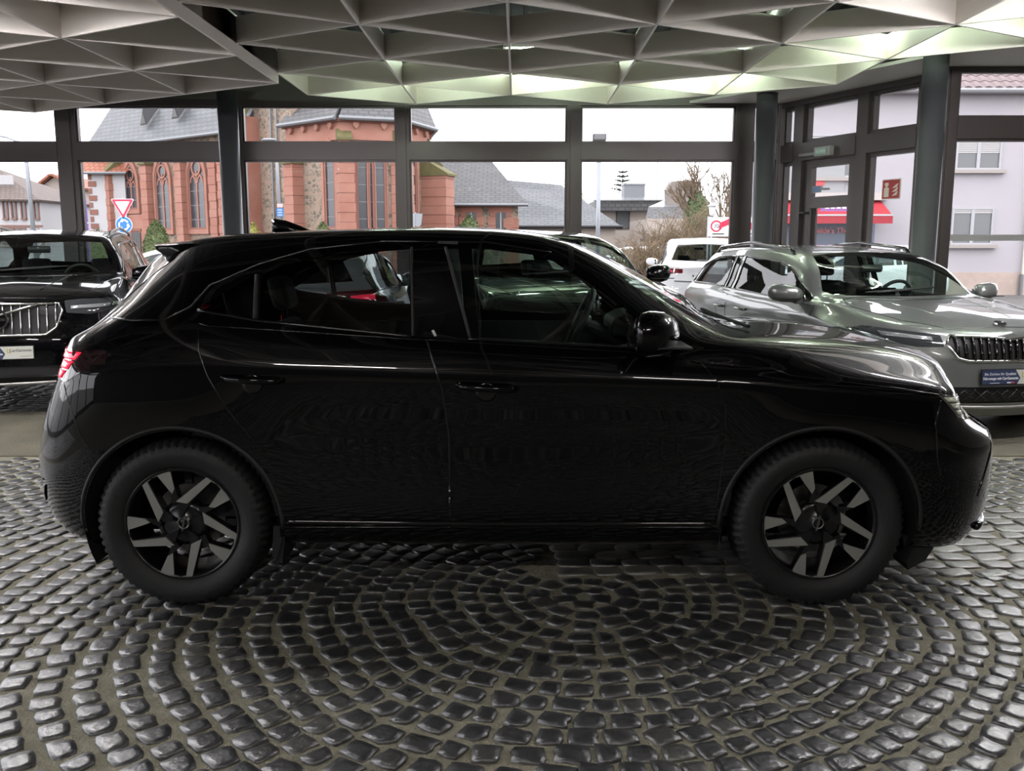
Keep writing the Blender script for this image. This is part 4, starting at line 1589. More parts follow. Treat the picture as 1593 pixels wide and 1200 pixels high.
M_CREAMP = mat('cream_plaster', (0.363, 0.314, 0.278), .85, vary=(.5, .3, (0.327, 0.284, 0.254)))
M_LAVP = mat('lilac_grey_plaster', (0.363, 0.342, 0.363), .85, vary=(.35, .55, (0.314, 0.296, 0.318)), bump=(30, .15))
M_DGLASS = mat('dark_leaded_glass', (.035, .038, .045), .25, spec=.6)
M_HGLASS = mat('house_window_glass', (.10, .105, .11), .12, spec=.6)
M_BROWNW = mat('brown_window_frame', (.17, .085, .065), .6)
M_GUTTER = mat('zinc_gutter', (0.180, 0.186, 0.198), .45, .6)
M_DOORD = mat('weathered_dark_door', (.09, .085, .085), .7)


def basis(A, B):
    """matrix of a wall from plan point A to B: local x along, y into the building, z up"""
    d = Vector((B[0] - A[0], B[1] - A[1], 0))
    L = d.length
    d.normalize()
    n = Vector((-d.y, d.x, 0))
    M = Matrix((d, n, Vector((0, 0, 1)))).transposed().to_4x4()
    M.translation = Vector((A[0], A[1], 0))
    return M, L


def gothic(x0, x1, z0, zs, n=8):
    """pointed arch outline from sill z0, springing zs"""
    w = x1 - x0
    P = [(x0, z0), (x1, z0), (x1, zs)]
    for i in range(1, n + 1):
        a = math.radians(60 * i / n)
        P.append((x0 + w * math.cos(a), zs + w * math.sin(a)))
    for i in range(n - 1, -1, -1):
        a = math.radians(60 * i / n)
        P.append((x1 - w * math.cos(a), zs + w * math.sin(a)))
    return P


XZ = frameM((0, 0, 0), (1, 0, 0), (0, 0, 1))       # polygon (x,z), height towards -y


def ring_blocks(root, M, outer, inner, y0, y1, name, material, nst=1):
    """stones between two outlines of equal point count"""
    n = len(outer)
    for i in range(n):
        j = (i + 1) % n
        P = [outer[i], outer[j], inner[j], inner[i]]
        MB().prism(P, y0, y1, M @ XZ).build(name, material, root)


def church_window(root, M, x, w, z0, zs, tracery=True, surround=.30):
    outer = gothic(x - w / 2 - surround, x + w / 2 + surround, z0 - .35, zs, 5)
    mid = gothic(x - w / 2 - .12, x + w / 2 + .12, z0 - .1, zs, 5)
    inner = gothic(x - w / 2, x + w / 2, z0, zs, 5)
    win = bpy.data.objects.new('church_window', None)
    COL.objects.link(win)
    win.parent = root
    win.matrix_local = M
    I = Matrix.Identity(4)
    ring_blocks(win, I, outer, mid, -.02, .14, 'surround_stone', M_SAND)
    MB().prism(inner, .04, .05, XZ).build('leaded_pane', M_DGLASS, win)
    n = len(mid)
    rv = MB()
    for i in range(n):
        j = (i + 1) % n
        rv.prism([mid[i], mid[j], inner[j], inner[i]], -.02, .10, XZ)
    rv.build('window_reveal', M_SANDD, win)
    if tracery:
        MB().box(x - .05, x + .05, -.09, -.03, z0, zs + w * .30).build('centre_bar', M_SAND, win)
        cz = zs + w * .42
        MB().lathe([(w * .26, -.05), (w * .34, -.05), (w * .34, .05), (w * .26, .05)], 20, Matrix.Translation((x, -.06, cz)) @ Matrix.Rotation(math.pi / 2, 4, 'X'), close=True).build('tracery_ring', M_SAND, win)
        for sx in (-1, 1):
            a = gothic(x + sx * w * .25 - w * .21, x + sx * w * .25 + w * .21, zs - .9, zs - .25, 4)
            b = gothic(x + sx * w * .25 - w * .15, x + sx * w * .25 + w * .15, zs - .9, zs - .25, 4)
            tr = MB()
            for i in range(2, len(a) - 1):
                tr.prism([a[i], a[i + 1], b[i + 1], b[i]], .03, .09, XZ)
            tr.build('tracery_arch', M_SAND, win)
    # lead lattice
    k = 0
    zz = z0 + .4
    while zz < zs:
        MB().box(x - w / 2, x + w / 2, -.065, -.05, zz, zz + .035).build('glazing_bar', mat('lead_bar', (.16, .16, .17), .5), win)
        zz += .75
    return win


def buttress(root, M, x, w, d, z1, cap=.9, course=.42, top=None):
    """stepped pier of sandstone courses with a mossy sloping cap, standing out towards -y"""
    b = bpy.data.objects.new('buttress', None)
    COL.objects.link(b)
    b.parent = root
    b.matrix_local = M
    z = -.06
    k = 0
    while z < z1 - .05:
        h = min(course, z1 - z)
        j = .02 if k % 2 else 0
        MB().box(x - w / 2 - j, x + w / 2 + j, -d - j, .2, z + .012, z + h).build('ashlar_block', M_SAND, b)
        z += h
        k += 1
    MB().prism([(-d - .12, z1), (-d - .12, z1 + .10), (-.02, z1 + cap), (.1, z1 + cap), (.1, z1)], x - w / 2 - .08, x + w / 2 + .08,
               Matrix(((0, 0, 1, 0), (1, 0, 0, 0), (0, 1, 0, 0), (0, 0, 0, 1)))).build('sloping_cap', M_MOSS, b)
    return b


# ------------------------------------------------------------------ the church
church = tag(empty('church', (0, 0, 0)), 'red sandstone and rubble church with slate roofs beyond the windows', 'church')
NA, NB = (-24.9, 55.7), (-13.2, 46.8)
MN, LN = basis(NA, NB)
ZE = 7.2                     # nave eave
MB().box(0, LN, 0, .6, -.06, ZE, MN).build('nave_wall', M_RUBBLE, church)
rd = MB()
rd.slab(MN @ Vector((-.4, -.5, ZE - .1)), MN @ Vector((LN + .1, -.5, ZE - .1)), MN @ Vector((LN + .1, 6.0, ZE + 9.0)), MN @ Vector((-.4, 6.0, ZE + 9.0)), .15)
rd.slab(MN @ Vector((LN + .1, 12.5, ZE - .1)), MN @ Vector((-.4, 12.5, ZE - .1)), MN @ Vector((-.4, 6.0, ZE + 9.0)), MN @ Vector((LN + .1, 6.0, ZE + 9.0)), .15)
rd.build('nave_roof', M_SLATE, church)
MB().tube([MN @ Vector((0, -.58, ZE - .12)), MN @ Vector((LN, -.58, ZE - .12))], .09, 8).build('gutter', M_GUTTER, church)


def along(px, M=None, L=None, A=NA, B=NB, z=4):
    """distance along a wall of an image column"""
    k = (px - 796.5) / FPX
    c = math.cos(PITCH)
    off = (CAM_H - z) * math.sin(PITCH)
    dx, dy = B[0] - A[0], B[1] - A[1]
    LL = math.hypot(dx, dy)
    return (k * (A[1] * c + off) - A[0]) / (dx / LL - k * c * dy / LL)


# louvred dormers on the nave roof
for px, py in ((224, 196), (271, 186), (330, 172), (372, 165)):
    s = along(px, z=9)
    best = None
    for t in np.linspace(0, .8, 60):
        p = MN @ Vector((s, -.5 + 6.5 * t, ZE - .1 + 9.1 * t))
        d = p.y * math.cos(PITCH) + (CAM_H - p.z) * math.sin(PITCH)
        v = 600 + FPX * ((CAM_H - p.z) * math.cos(PITCH) - p.y * math.sin(PITCH)) / d
        if best is None or abs(v - py) < best[0]:
            best = (abs(v - py), t)
    t = best[1]
    dm = bpy.data.objects.new('roof_dormer', None)
    COL.objects.link(dm)
    dm.parent = church
    dm.matrix_local = MN @ Matrix.Translation((s, -.5 + 6.5 * t, ZE - .1 + 9.1 * t))
    b = MB()
    b.add([(-.34, -.3, 0), (.34, -.3, 0), (0, -.3, .9), (0, .75, 1.1)], [(0, 1, 2), (1, 3, 2), (0, 2, 3)])
    b.build('dormer_roof', M_SLATE2, dm)
    MB().prism([(-.26, .08), (.26, .08), (0, .72)], .31, .33, XZ).build('louvre', M_DOORD, dm)
# nave windows with buttresses between them
for px, w in ((207, 1.05), (256, 1.15), (309, 1.25)):
    church_window(church, MN, along(px), w, 2.4 if px > 220 else 3.6, 5.0)
for px in (236, 289, 342):
    buttress(church, MN, along(px), .6, .45, 5.9, .9)
buttress(church, MN, along(186), 1.0, .9, 5.6, 1.0)
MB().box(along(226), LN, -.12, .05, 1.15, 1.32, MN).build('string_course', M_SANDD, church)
s = along(213)
MB().box(s - .75, s + .75, -.16, .02, -.06, 3.2, MN).build('door_surround', M_SAND, church)
dd = MB().box(s - .48, s + .48, -.20, -.15, -.06, 2.2, MN).build('church_door', M_DOORD, church)
for i in range(5):
    MB().box(s - .46 + i * .19, s - .30 + i * .19, -.23, -.20, 0, 2.15, MN).build('door_plank', M_DOORD, dd)
MB().box(s - .55, s + .55, -.22, -.14, 2.25, 2.4, MN).build('door_lintel', M_SANDD, church)
MB().tube([MN @ Vector((along(186), -.25, 0)), MN @ Vector((along(186), -.25, ZE - .2))], .06, 8).build('downpipe', M_GUTTER, church)
# gable wall where the nave meets the choir
GAx = along(388)
GX, GY = (MN @ Vector((LN, 0, 0))).x, (MN @ Vector((LN, 0, 0))).y
C1 = (WP(447, 193, 43.6)[0], 43.6)
MB().box(LN - .2, LN + .8, -1.2, 8, -.06, ZE + .5, MN).build('gable_pier', M_SAND, church)
buttress(church, MN, LN - .1, 1.1, 1.5, 6.2, 1.2)
MG, LG = basis((GX + .3, GY), C1)
MB().box(0, LG + .4, 0, .6, -.06, 11.5, MG).build('choir_wall', M_RUBBLE, church)
cop = MB()
cop.slab(MN @ Vector((LN - .15, -1.3, ZE + .4)), MN @ Vector((LN + .9, -1.3, ZE + .4)), MN @ Vector((LN + .9, 6.2, ZE + 10.6)), MN @ Vector((LN - .15, 6.2, ZE + 10.6)), .35)
cop.build('gable_coping', M_MOSS, church)
for px in (428, 437):
    sA = along(px, A=(GX + .3, GY), B=C1)
    MB().tube([MG @ Vector((sA, -.1, 0)), MG @ Vector((sA, -.1, 11))], .05, 8).build('downpipe', M_GUTTER, church)
# apse: facets with windows, buttresses on the corners, cornice and slate roof
ZA = 6.95
corn = [C1, (WP(530, 181, 41.0)[0], 41.0), (WP(617, 186, 41.8)[0], 41.8), (WP(664, 195, 44.8)[0], 44.8), (WP(664, 195, 44.8)[0] - 1.2, 51.0)]
top = Vector(((corn[1][0] + corn[2][0]) / 2 - .3, 48.5, 14.0))
for i in range(4):
    A, B = corn[i], corn[i + 1]
    M, L = basis(A, B)
    MB().box(0, L, 0, .6, -.06, ZA - .9, M).build('apse_wall', M_RUBBLE if i in (0, 2, 3) else M_RUBBLE, church)
    MB().box(-.05, L + .05, -.10, .6, ZA - .9, ZA, M).build('frieze', M_SAND, church)
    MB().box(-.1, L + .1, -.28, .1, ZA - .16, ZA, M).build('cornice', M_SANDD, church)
    k = max(2, int(L / .9))
    for j in range(k):
        u = L * (j + .5) / k
        MB().prism([(u - .13, ZA - .17), (u + .13, ZA - .17), (u + .13, ZA - .30), (u, ZA - .45), (u - .13, ZA - .30)], .05, .26, M @ XZ).build('corbel', M_SAND, church)
    r = MB()
    a = M @ Vector((-.15, -.45, ZA))
    b = M @ Vector((L + .15, -.45, ZA))
    m1, m2 = a.lerp(top, .999), b.lerp(top, .999)
    r.slab(a, b, m2, m1, .1)
    r.build('apse_roof', M_SLATE2, church)
    MB().tube([a + Vector((0, 0, -.03)), b + Vector((0, 0, -.03))], .10, 8).build('gutter', M_GUTTER, church)
    if i == 0:
        church_window(church, M, L * .80, .55, 2.3, 5.2, False, .28)
        MB().box(L * .70, L * .90, -.03, .02, -.06, ZA - 1.0, M).build('ashlar_panel', M_SAND, church)
    if i == 1:
        MB().box(L * .27, L * .75, -.03, .02, -.06, ZA - 2.1, M).build('ashlar_panel', M_SAND, church)
        church_window(church, M, L * .40, .62, 2.2, 4.9, False, .16)
        church_window(church, M, L * .615, .62, 2.2, 4.9, False, .16)
    if i == 2:
        church_window(church, M, L * .42, .6, 2.3, 5.2, False, .28)
    buttress(church, M, .1 if i else .75, .68, .6, 5.15, .7)
    if i:
        buttress(church, M, .1, .5, .3, 6.0, .5)
M4, L4 = basis(corn[2], corn[3])
buttress(church, M4, L4 - .3, .95, 1.3, 4.7, .9)
# turret and the small roofs left of the nave
tx, tz = WP(205, 205, 58)
MB().lathe([(1.0, 4), (1.0, tz), (1.25, tz + .15), (1.25, tz + .35)], 10, Matrix.Translation((tx, 58, 0))).build('turret_wall', M_RUBBLE, church)
MB().lathe([(1.45, tz + .3), (1.15, tz + 1.2), (.85, tz + 3.4), (.02, tz + 6)], 10, Matrix.Translation((tx, 58, 0))).build('turret_roof', M_SLATE, church)
x0, z0 = WP(140, 228, 58)
x1, _ = WP(212, 205, 58)
MB().slab((x0 - 1.5, 57, z0 - .8), (x1, 57, z0 - .8), (x1, 60, z0 + 1.9), (x0 + 2.4, 60, z0 + 1.9), .15).build('side_roof', M_REDTILE, church)

# white sacristy with sandstone quoins
sac = tag(empty('sacristy'), 'white rendered church annex with stepped sandstone quoins and red tiled roof', 'building')
Ys = 53.5
xa, zt = WP(137, 268, Ys)
xb, _ = WP(177, 268, Ys)
MB().box(xa, xb + .6, Ys, Ys + 6, -.06, zt).build('wall', M_WPLAS, sac)
z = 0.0
k = 0
while z < zt - .3:
    wq_ = .42 if k % 2 == 0 else .16
    MB().box(xa - .04, xa + wq_, Ys - .04, Ys + .3, z, z + .30).build('quoin', M_SANDD, sac)
    z += .40
    k += 1
MB().slab((xa - .5, Ys - .4, zt - .05), (xb + .9, Ys - .4, zt - .05), (xb + .9, Ys + 4, zt + 3.1), (xa - .5, Ys + 4, zt + 3.1), .12).build('roof', M_REDTILE, sac)
MB().tube([(xa - .5, Ys - .45, zt - .08), (xb + .9, Ys - .45, zt - .08)], .08, 8).build('gutter', M_GUTTER, sac)

# low annex with three windows, right of the apse
an = tag(empty('annex'), 'low rubble annex with slate roof and three small arched windows beside the apse', 'building')
Ya = 47.0
xa, ze = WP(660, 318, Ya)
xb, _ = WP(806, 318, Ya)
MB().box(xa, xb, Ya, Ya + 7, -.06, ze).build('wall', M_RUBBLE, an)
for i in range(6):
    z = -.06 + i * .48
    MB().box(xb - (.75 if i % 2 else .5), xb + .04, Ya - .04, Ya + .3, z, min(z + .46, ze)).build('quoin', M_SAND, an)
for px in (693.5, 733, 779):
    xc, zt = WP(px, 330, Ya)
    zb = WP(px, 349, Ya)[1]
    w = bpy.data.objects.new('window', None)
    COL.objects.link(w)
    w.parent = an
    w.location = (xc, Ya, 0)
    for sx in (-1, 1):
        for j in range(3):
            zz = zb - .5 + j * .45
            ww = .28 + .12 * (j % 2)
            MB().box(min(sx * .26, sx * (.26 + ww)), max(sx * .26, sx * (.26 + ww)), -.05, .1, zz, zz + .43).build('jamb_stone', M_SAND, w)
    MB().prism([(-.6, zt), (-.3, zt - .06), (0, zt), (.3, zt - .06), (.6, zt), (.5, zt + .34), (0, zt + .4), (-.5, zt + .34)], -.1, .06, XZ).build('arch_stone', M_SAND, w)
    MB().box(-.26, .26, -.02, .02, zb - .4, zt).build('pane', M_DGLASS, w)
    MB().box(-.03, .03, -.05, -.02, zb - .4, zt).build('glazing_bar', M_WPLAS, w)
rl, zl = WP(660, 240, Ya + 4)
MB().slab((xa, Ya - .5, ze - .02), (xb + .5, Ya - .5, ze - .02), (WP(758, 243, Ya + 5)[0], Ya + 5, WP(758, 243, Ya + 5)[1]), (xa, Ya + 5, WP(758, 243, Ya + 5)[1]), .12).build('roof', M_SLATE2, an)
MB().tube([(xa, Ya - .55, ze - .05), (xb + .5, Ya - .55, ze - .05)], .07, 8).build('gutter', M_GUTTER, an)

# big slate roof behind
bg = tag(empty('hall_roof'), 'long dark slate hipped roof between the annex and the floodlight mast', 'building')
Yb = 56.0
pe, pr = WP(965, 352, Yb), WP(880, 288, Yb + 5)
pl = WP(770, 272, Yb + 5)
MB().box(WP(700, 352, Yb)[0], pe[0] - .3, Yb, Yb + 10, -.06, pe[1]).build('wall', M_CREAMP, bg)
MB().slab((WP(700, 352, Yb)[0], Yb - .4, pe[1]), (pe[0], Yb - .4, pe[1]), (pr[0] - .3, Yb + 5, pr[1]), (WP(700, 272, Yb + 5)[0], Yb + 5, pl[1]), .12).build('roof', M_SLATE, bg)
MB().slab((pe[0], Yb - .4, pe[1]), (pe[0] + .3, Yb + 10, pe[1]), (pr[0] - .3, Yb + 5.2, pr[1]), (pr[0] - .3, Yb + 5, pr[1]), .12).build('hip_roof', M_SLATE, bg)
MB().tube([(pe[0] - 12, Yb - .45, pe[1] - .05), (pe[0] + .1, Yb - .45, pe[1] - .05)], .1, 8).build('gutter', M_BLACKM, bg)


# ------------------------------------------------------------------ houses
def house_window(root, xc, zc, w, h, Y, frame_mat, sill=True, bars=1, surround=None, shutter=0.0, t=.06, q=.16):
    o = bpy.data.objects.new('window', None)
    COL.objects.link(o)
    o.parent = root
    o.location = (xc, Y, zc)
    MB().box(-w / 2, w / 2, -.005, .03, -h / 2, h / 2).build('pane', M_HGLASS, o)
    f = MB()
    f.box(-w / 2 - t, -w / 2, -.05, .05, -h / 2 - t, h / 2 + t).box(w / 2, w / 2 + t, -.05, .05, -h / 2 - t, h / 2 + t)
    f.box(-w / 2, w / 2, -.05, .05, -h / 2 - t, -h / 2).box(-w / 2, w / 2, -.05, .05, h / 2, h / 2 + t)
    for i in range(bars):
        x = -w / 2 + w * (i + 1) / (bars + 1)
        f.box(x - .05, x + .05, -.045, .04, -h / 2, h / 2)
    f.build('window_frame', frame_mat, o)
    if surround:
        s = MB()
        s.box(-w / 2 - t - q, -w / 2 - t, -.08, .02, -h / 2 - t, h / 2 + t + q).box(w / 2 + t, w / 2 + t + q, -.08, .02, -h / 2 - t, h / 2 + t + q)
        s.box(-w / 2 - t, w / 2 + t, -.08, .02, h / 2 + t, h / 2 + t + q)
        s.build('window_surround', surround, o)
    if sill:
        MB().box(-w / 2 - .04 - q, w / 2 + .04 + q, -.16, .02, -h / 2 - t - .10, -h / 2 - t).build('window_sill', surround or mat('pale_sill_stone', (.30, .27, .25), .8), o)
    if shutter > 0:
        z = h / 2
        while z > h / 2 - h * shutter:
            MB().box(-w / 2, w / 2, -.03, -.006, z - .055, z - .008).build('shutter_slat', mat('roller_shutter', (.38, .365, .36), .6), o)
            z -= .06
    return o


hA = tag(empty('town_house'), 'white two-storey house with brown roof and red-brown window frames at far left', 'house')
Yh = 60.0
xl = WP(-60, 340, Yh)[0]
xr_, zeave = WP(66, 309, Yh)
zl2 = WP(0, 303, Yh)[1]
MB().box(xl, xr_ - .2, Yh, Yh + 8, -.06, zeave).build('wall', M_WPLAS, hA)
MB().slab((xl, Yh - .5, zeave - .05), (xr_ + .1, Yh - .5, zeave - .1), (WP(14, 268, Yh + 4)[0] - 1.0, Yh + 4.5, WP(0, 262, Yh + 4)[1]), (xl, Yh + 4.5, WP(0, 262, Yh + 4)[1]), .15).build('roof', M_BROWNT, hA)
MB().slab((xr_ + .1, Yh - .5, zeave - .1), (xr_ + .1, Yh + 8.5, zeave - .1), (WP(14, 268, Yh + 4)[0] - 1.0, Yh + 4.6, WP(0, 262, Yh + 4)[1]), (WP(14, 268, Yh + 4)[0] - 1.0, Yh + 4.5, WP(0, 262, Yh + 4)[1]), .15).build('hip_roof', M_BROWNT, hA)
MB().box(WP(1, 283, Yh + 1)[0] - .5, WP(1, 283, Yh + 1)[0] + .6, Yh + 1.35, Yh + 1.5, WP(1, 284, Yh + 1)[1] - .1, WP(1, 284, Yh + 1)[1] + .5).build('skylight', M_WPLAS, hA)
for px in (9, 22, 37, 57):
    xc, zc = WP(px, 325, Yh)
    house_window(hA, xc, zc, .16, 1.15, Yh - .02, M_BROWNW, True, 0, M_BROWNW, 0, .035, .06)
MB().box(xl, xr_ - .1, Yh - .06, Yh, WP(0, 352, Yh)[1] - .07, WP(0, 352, Yh)[1] + .07).build('string_course', M_BROWNW, hA)
for px in (12, 32):
    xc, zc = WP(px, 368, Yh)
    house_window(hA, xc, zc, .7, 1.0, Yh - .02, M_BROWNW, True, 1)

hB = tag(empty('gabled_house'), 'cream gabled house with red roof verge beside the white town house', 'house')
Yg = 72.0
xg0, zg0 = WP(66, 289, Yg)
xg1, _ = WP(118, 289, Yg)
xap, zap = WP(84, 276, Yg)
MB().prism([(xg0, -.06), (xg1, -.06), (xg1, zg0), (xap, zap), (xg0, zg0)], -8, 0, Matrix.Translation((0, Yg, 0)) @ XZ).build('wall', M_CREAMP, hB)
for a, b in (((xg0 - .5, zg0 - .3), (xap, zap + .12)), ((xap, zap + .12), (xg1 + .5, zg0 - .3))):
    MB().slab((a[0], Yg - .6, a[1]), (b[0], Yg - .6, b[1]), (b[0], Yg + 8.4, b[1]), (a[0], Yg + 8.4, a[1]), -.15).build('roof', M_REDTILE, hB)
for px in (76.5, 104):
    xc, zc = WP(px, 308, Yg)
    house_window(hB, xc, zc, .62, 1.0, Yg - .02, M_WPLAS, True, 0, mat('sandstone_surround', (.45, .30, .25), .8), .55)
xs0, zs0 = WP(68, 350, 70)
MB().slab((xs0, 69, zs0 - .2), (WP(105, 350, 70)[0], 69, zs0 - .2), (WP(85, 327, 71.8)[0], 71.8, WP(85, 327, 71.8)[1]), (xs0, 71.8, WP(85, 327, 71.8)[1]), .12).build('porch_roof', M_SLATE2, hB)
MB().box(xs0, WP(98, 350, 70)[0], 69.4, 71.8, -.06, zs0 - .2).build('porch_wall', M_CREAMP, hB)

# the lilac-grey house on the right
hR = tag(empty('street_house'), 'pale lilac rendered house with tiled roof across the street on the right', 'house')
Yr = 28.0
xL, _ = WP(1168, 300, Yr)
xR, zEv = WP(1760, 143, Yr)
zPl = WP(1520, 424, Yr)[1]
MB().box(xL, xR, Yr, Yr + 2.5, zPl, zEv).build('wall', M_LAVP, hR)
MB().box(xL, xR, Yr - .05, Yr + 2.4, -.3, zPl).build('plinth', mat('sandstone_plinth', (.40, .32, .28), .85, vary=(3, .7, (.32, .255, .22)), bump=(12, .5)), hR)
MB().tube([(xL, Yr - .42, zEv - .02), (xR, Yr - .42, zEv - .02)], .09, 10).build('gutter', mat('pale_zinc_gutter', (.26, .26, .27), .4, .5), hR)
# roof of single tiles
sl = math.radians(38)
MB().slab((xL - .4, Yr - .35, zEv + .02), (xR, Yr - .35, zEv + .02), (xR, Yr + 3, zEv + .02 + 3.35 * math.tan(sl)), (xL - .4, Yr + 3, zEv + .02 + 3.35 * math.tan(sl)), .1).build('roof_underlay', mat('tile_brown', (.09, .065, .065), .8), hR)
tile = MB()
tw, tl_ = .30, .42
prof = [(0, 0), (.06, .035), (.14, .045), (.20, .02), (.26, .0), (.30, .0)]
for q in range(2):
    for (u, h) in prof:
        tile.v.append((u, q * tl_, h + .03 - q * .02))
for i in range(5):
    tile.f.append([i, i + 1, 6 + i + 1, 6 + i])
    tile.uv.append(None)
for i in range(5):      # front lip
    tile.v += []
nv = len(tile.v)
tile.v += [(u, 0, -.01) for u, h in prof]
for i in range(5):
    tile.f.append([nv + i, nv + i + 1, i + 1, i])
    tile.uv.append(None)
tm = tile.mesh('roof_tile', False)
tm.materials.append(mat('rosy_grey_roof_tile', (.145, .105, .108), .6, vary=(3, .7, (.19, .145, .145))))
R38 = Matrix.Rotation(sl, 4, 'X')
ncol = int((xR - xL) / tw)
for rrow in range(6):
    for c in range(ncol):
        x = xL + c * tw
        o = bpy.data.objects.new('roof_tile', tm)
        Yt = Yr - .45 + rrow * .34 * math.cos(sl)
        if not in_frame(x, Yt, zEv + .06 + rrow * .34 * math.sin(sl), 30) or in_frame(x, Yt, zEv, 0) and (x - .0) / Yt < .255:
            continue
        COL.objects.link(o)
        o.parent = hR
        o.location = (x, Yt, zEv + .03 + rrow * .34 * math.sin(sl))
        o.rotation_euler = (sl, 0, 0)
for px, py, w, h, sh in ((1522, 231, 1.25, 1.15, .62), (1511, 352, 1.15, 1.0, .12), (1290, 243, 1.7, 1.15, .42)):
    xc, zc = WP(px, py, Yr)
    house_window(hR, xc, zc, w, h, Yr - .02, mat('grey_white_window_frame', (.34, .335, .355), .5), True, 1, None, sh)
xp, _ = WP(1588, 400, Yr)
MB().tube([(xp + .05, Yr - .12, zPl - .1), (xp + .05, Yr - .12, zEv)], .05, 8).build('downpipe', mat('cream_downpipe', (.6, .56, .48), .5), hR)
MB().tube([(xp, Yr - .14, -.3), (xp, Yr - .14, zPl - .05)], .06, 8).build('downpipe', M_GUTTER, hR)

shop = tag(empty('shop_awning'), 'red striped shop awning with grey fascia below the lilac house windows', 'awning')
ax0, az1 = WP(1172, 312, Yr)
ax1, _ = WP(1370, 312, Yr)
az0 = WP(1370, 335, Yr - .9)[1]
MB().prism([(Yr, az1), (Yr - .9, az0 + .02), (Yr - .9, az0), (Yr, az1 - .05)], ax0, ax1, Matrix(((0, 0, 1, 0), (1, 0, 0, 0), (0, 1, 0, 0), (0, 0, 0, 1)))).build('awning_cloth', mat('awning_red', (.36, .022, .032), .7), shop)
MB().box(ax0, ax1 + .02, Yr - .93, Yr - .9, az0 - .24, az0 + .02).build('awning_valance', mat('awning_red_dark', (.30, .02, .03), .7), shop)
MB().box(ax0, ax1 + .02, Yr - .945, Yr - .93, az0 - .02, az0 + .03).build('awning_stripe', M_WPLAS, shop)
MB().box(ax0, ax1 + .15, Yr - .25, Yr, az1, az1 + .22).build('cornice', mat('weathered_cornice', (.40, .37, .36), .8), shop)
MB().box(WP(1180, 300, Yr)[0], WP(1311, 300, Yr)[0], Yr - .08, Yr, WP(1250, 302, Yr)[1], WP(1250, 257, Yr)[1]).build('fascia', mat('grey_fascia', (.27, .27, .28), .6), shop)
xg = WP(1262, 279, Yr)
MB().prism([(xg[0] - .42, xg[1] - .25), (xg[0] + .36, xg[1] - .18), (xg[0] + .40, xg[1] - .02), (xg[0] - .42, xg[1] + .08)], .09, .11, Matrix.Translation((0, Yr, 0)) @ XZ).build('red_lettering', mat('sign_red_bright', (.65, .07, .08), .5), shop)
MB().box(WP(1176, 360, Yr)[0], WP(1360, 360, Yr)[0], Yr - .04, Yr, 0.2, az0 + .2).build('shop_front', mat('shop_window_dark', (.10, .12, .17), .3), shop)
xg = WP(1298, 322, Yr - .5)
pn = bpy.data.objects.new('awning_crest', None)
COL.objects.link(pn)
pn.parent = shop
pn.location = (xg[0], Yr - .55, xg[1])
pn.rotation_euler = (math.radians(-38), 0, 0)
MB().prism([(-.5, -.30), (.5, -.30), (.42, .05), (.2, .32), (-.2, .32), (-.42, .05)], .02, .03, XZ).build('crest_field', mat('crest_violet', (.15, .05, .19), .6), pn)
for i in range(4):
    MB().prism([(-.32 + i * .17, -.1), (-.20 + i * .17, -.1), (-.22 + i * .17, .16), (-.29 + i * .17, .12)], .03, .04, XZ).build('crest_stroke', M_CREAM, pn)
xt, zt = WP(1300, 359, Yr - .3)
t1 = text('shop_lettering', "Heide's Theke", .23, mat('sign_rose', (.60, .20, .21), .5), shop, Matrix.Translation((xt, Yr - .12, zt)) @ Matrix.Rotation(math.pi / 2, 4, 'X'), .01, bold=.004)

# sticker on the door glass
st = tag(MB().prism([(-.12, -.05), (.05, -.045), (.06, -.015), (.22, -.02), (.22, .01), (.08, .02), (.07, .045), (-.12, .05)], -.003, .003).build('door_sticker', M_WPLAS), 'small white and blue key shaped sticker on the door glass', 'sticker')
su = wx(1276)
sz = ZT0 - .06 - .42
st.matrix_world = MW @ Matrix.Translation((su, .03 * side, sz)) @ Matrix.Rotation(math.pi / 2, 4, 'X')
MB().box(-.11, .03, -.035, .035, -.006, .006).build('sticker_blue', mat('sticker_blue', (.10, .20, .38), .4), st)

# low modern house, roofs and garden in the middle right
hM = tag(empty('bungalow'), 'pale bungalow with shiny wet metal roof behind the floodlight mast', 'house')
Ym = 65.0
xa, za = WP(930, 329, Ym)
xb, _ = WP(1028, 329, Ym)
xc2, zc2 = WP(1045, 306, Ym)
MB().box(xa, xb, Ym, Ym + 8, -.06, za).build('wall', M_CREAMP, hM)
MB().box(WP(925, 329, Ym)[0], WP(1032, 329, Ym)[0], Ym - .8, Ym + 9, za, WP(1000, 312, Ym)[1]).build('fascia', M_SLATE2, hM)
M_WET = mat('wet_metal_roof', (.32, .33, .35), .22, .7)
zf = WP(1000, 312, Ym)[1]
MB().slab((WP(922, 312, Ym)[0], Ym - .9, zf), (WP(1036, 312, Ym)[0], Ym - .9, zf), (WP(1045, 297, Ym + 7)[0], Ym + 7, WP(1000, 297, Ym + 7)[1]), (WP(930, 297, Ym + 7)[0], Ym + 7, WP(1000, 297, Ym + 7)[1]), .08).build('roof', M_WET, hM)
xw, zw = WP(969, 333, Ym)
house_window(hM, xw, zw - .2, .85, 1.6, Ym - .03, M_BLACKM, False, 0)
xk, zk = WP(987, 300, Ym + 2)
MB().box(xk - .75, xk + .75, Ym + 2, Ym + 3.5, zk - .5, zk + .55).build('chimney', mat('chimney_slate', (.16, .165, .18), .6), hM)
MB().box(xk - .8, xk + .8, Ym + 1.95, Ym + 3.55, zk + .55, zk + .65).build('chimney_cap', M_GUTTER, hM)

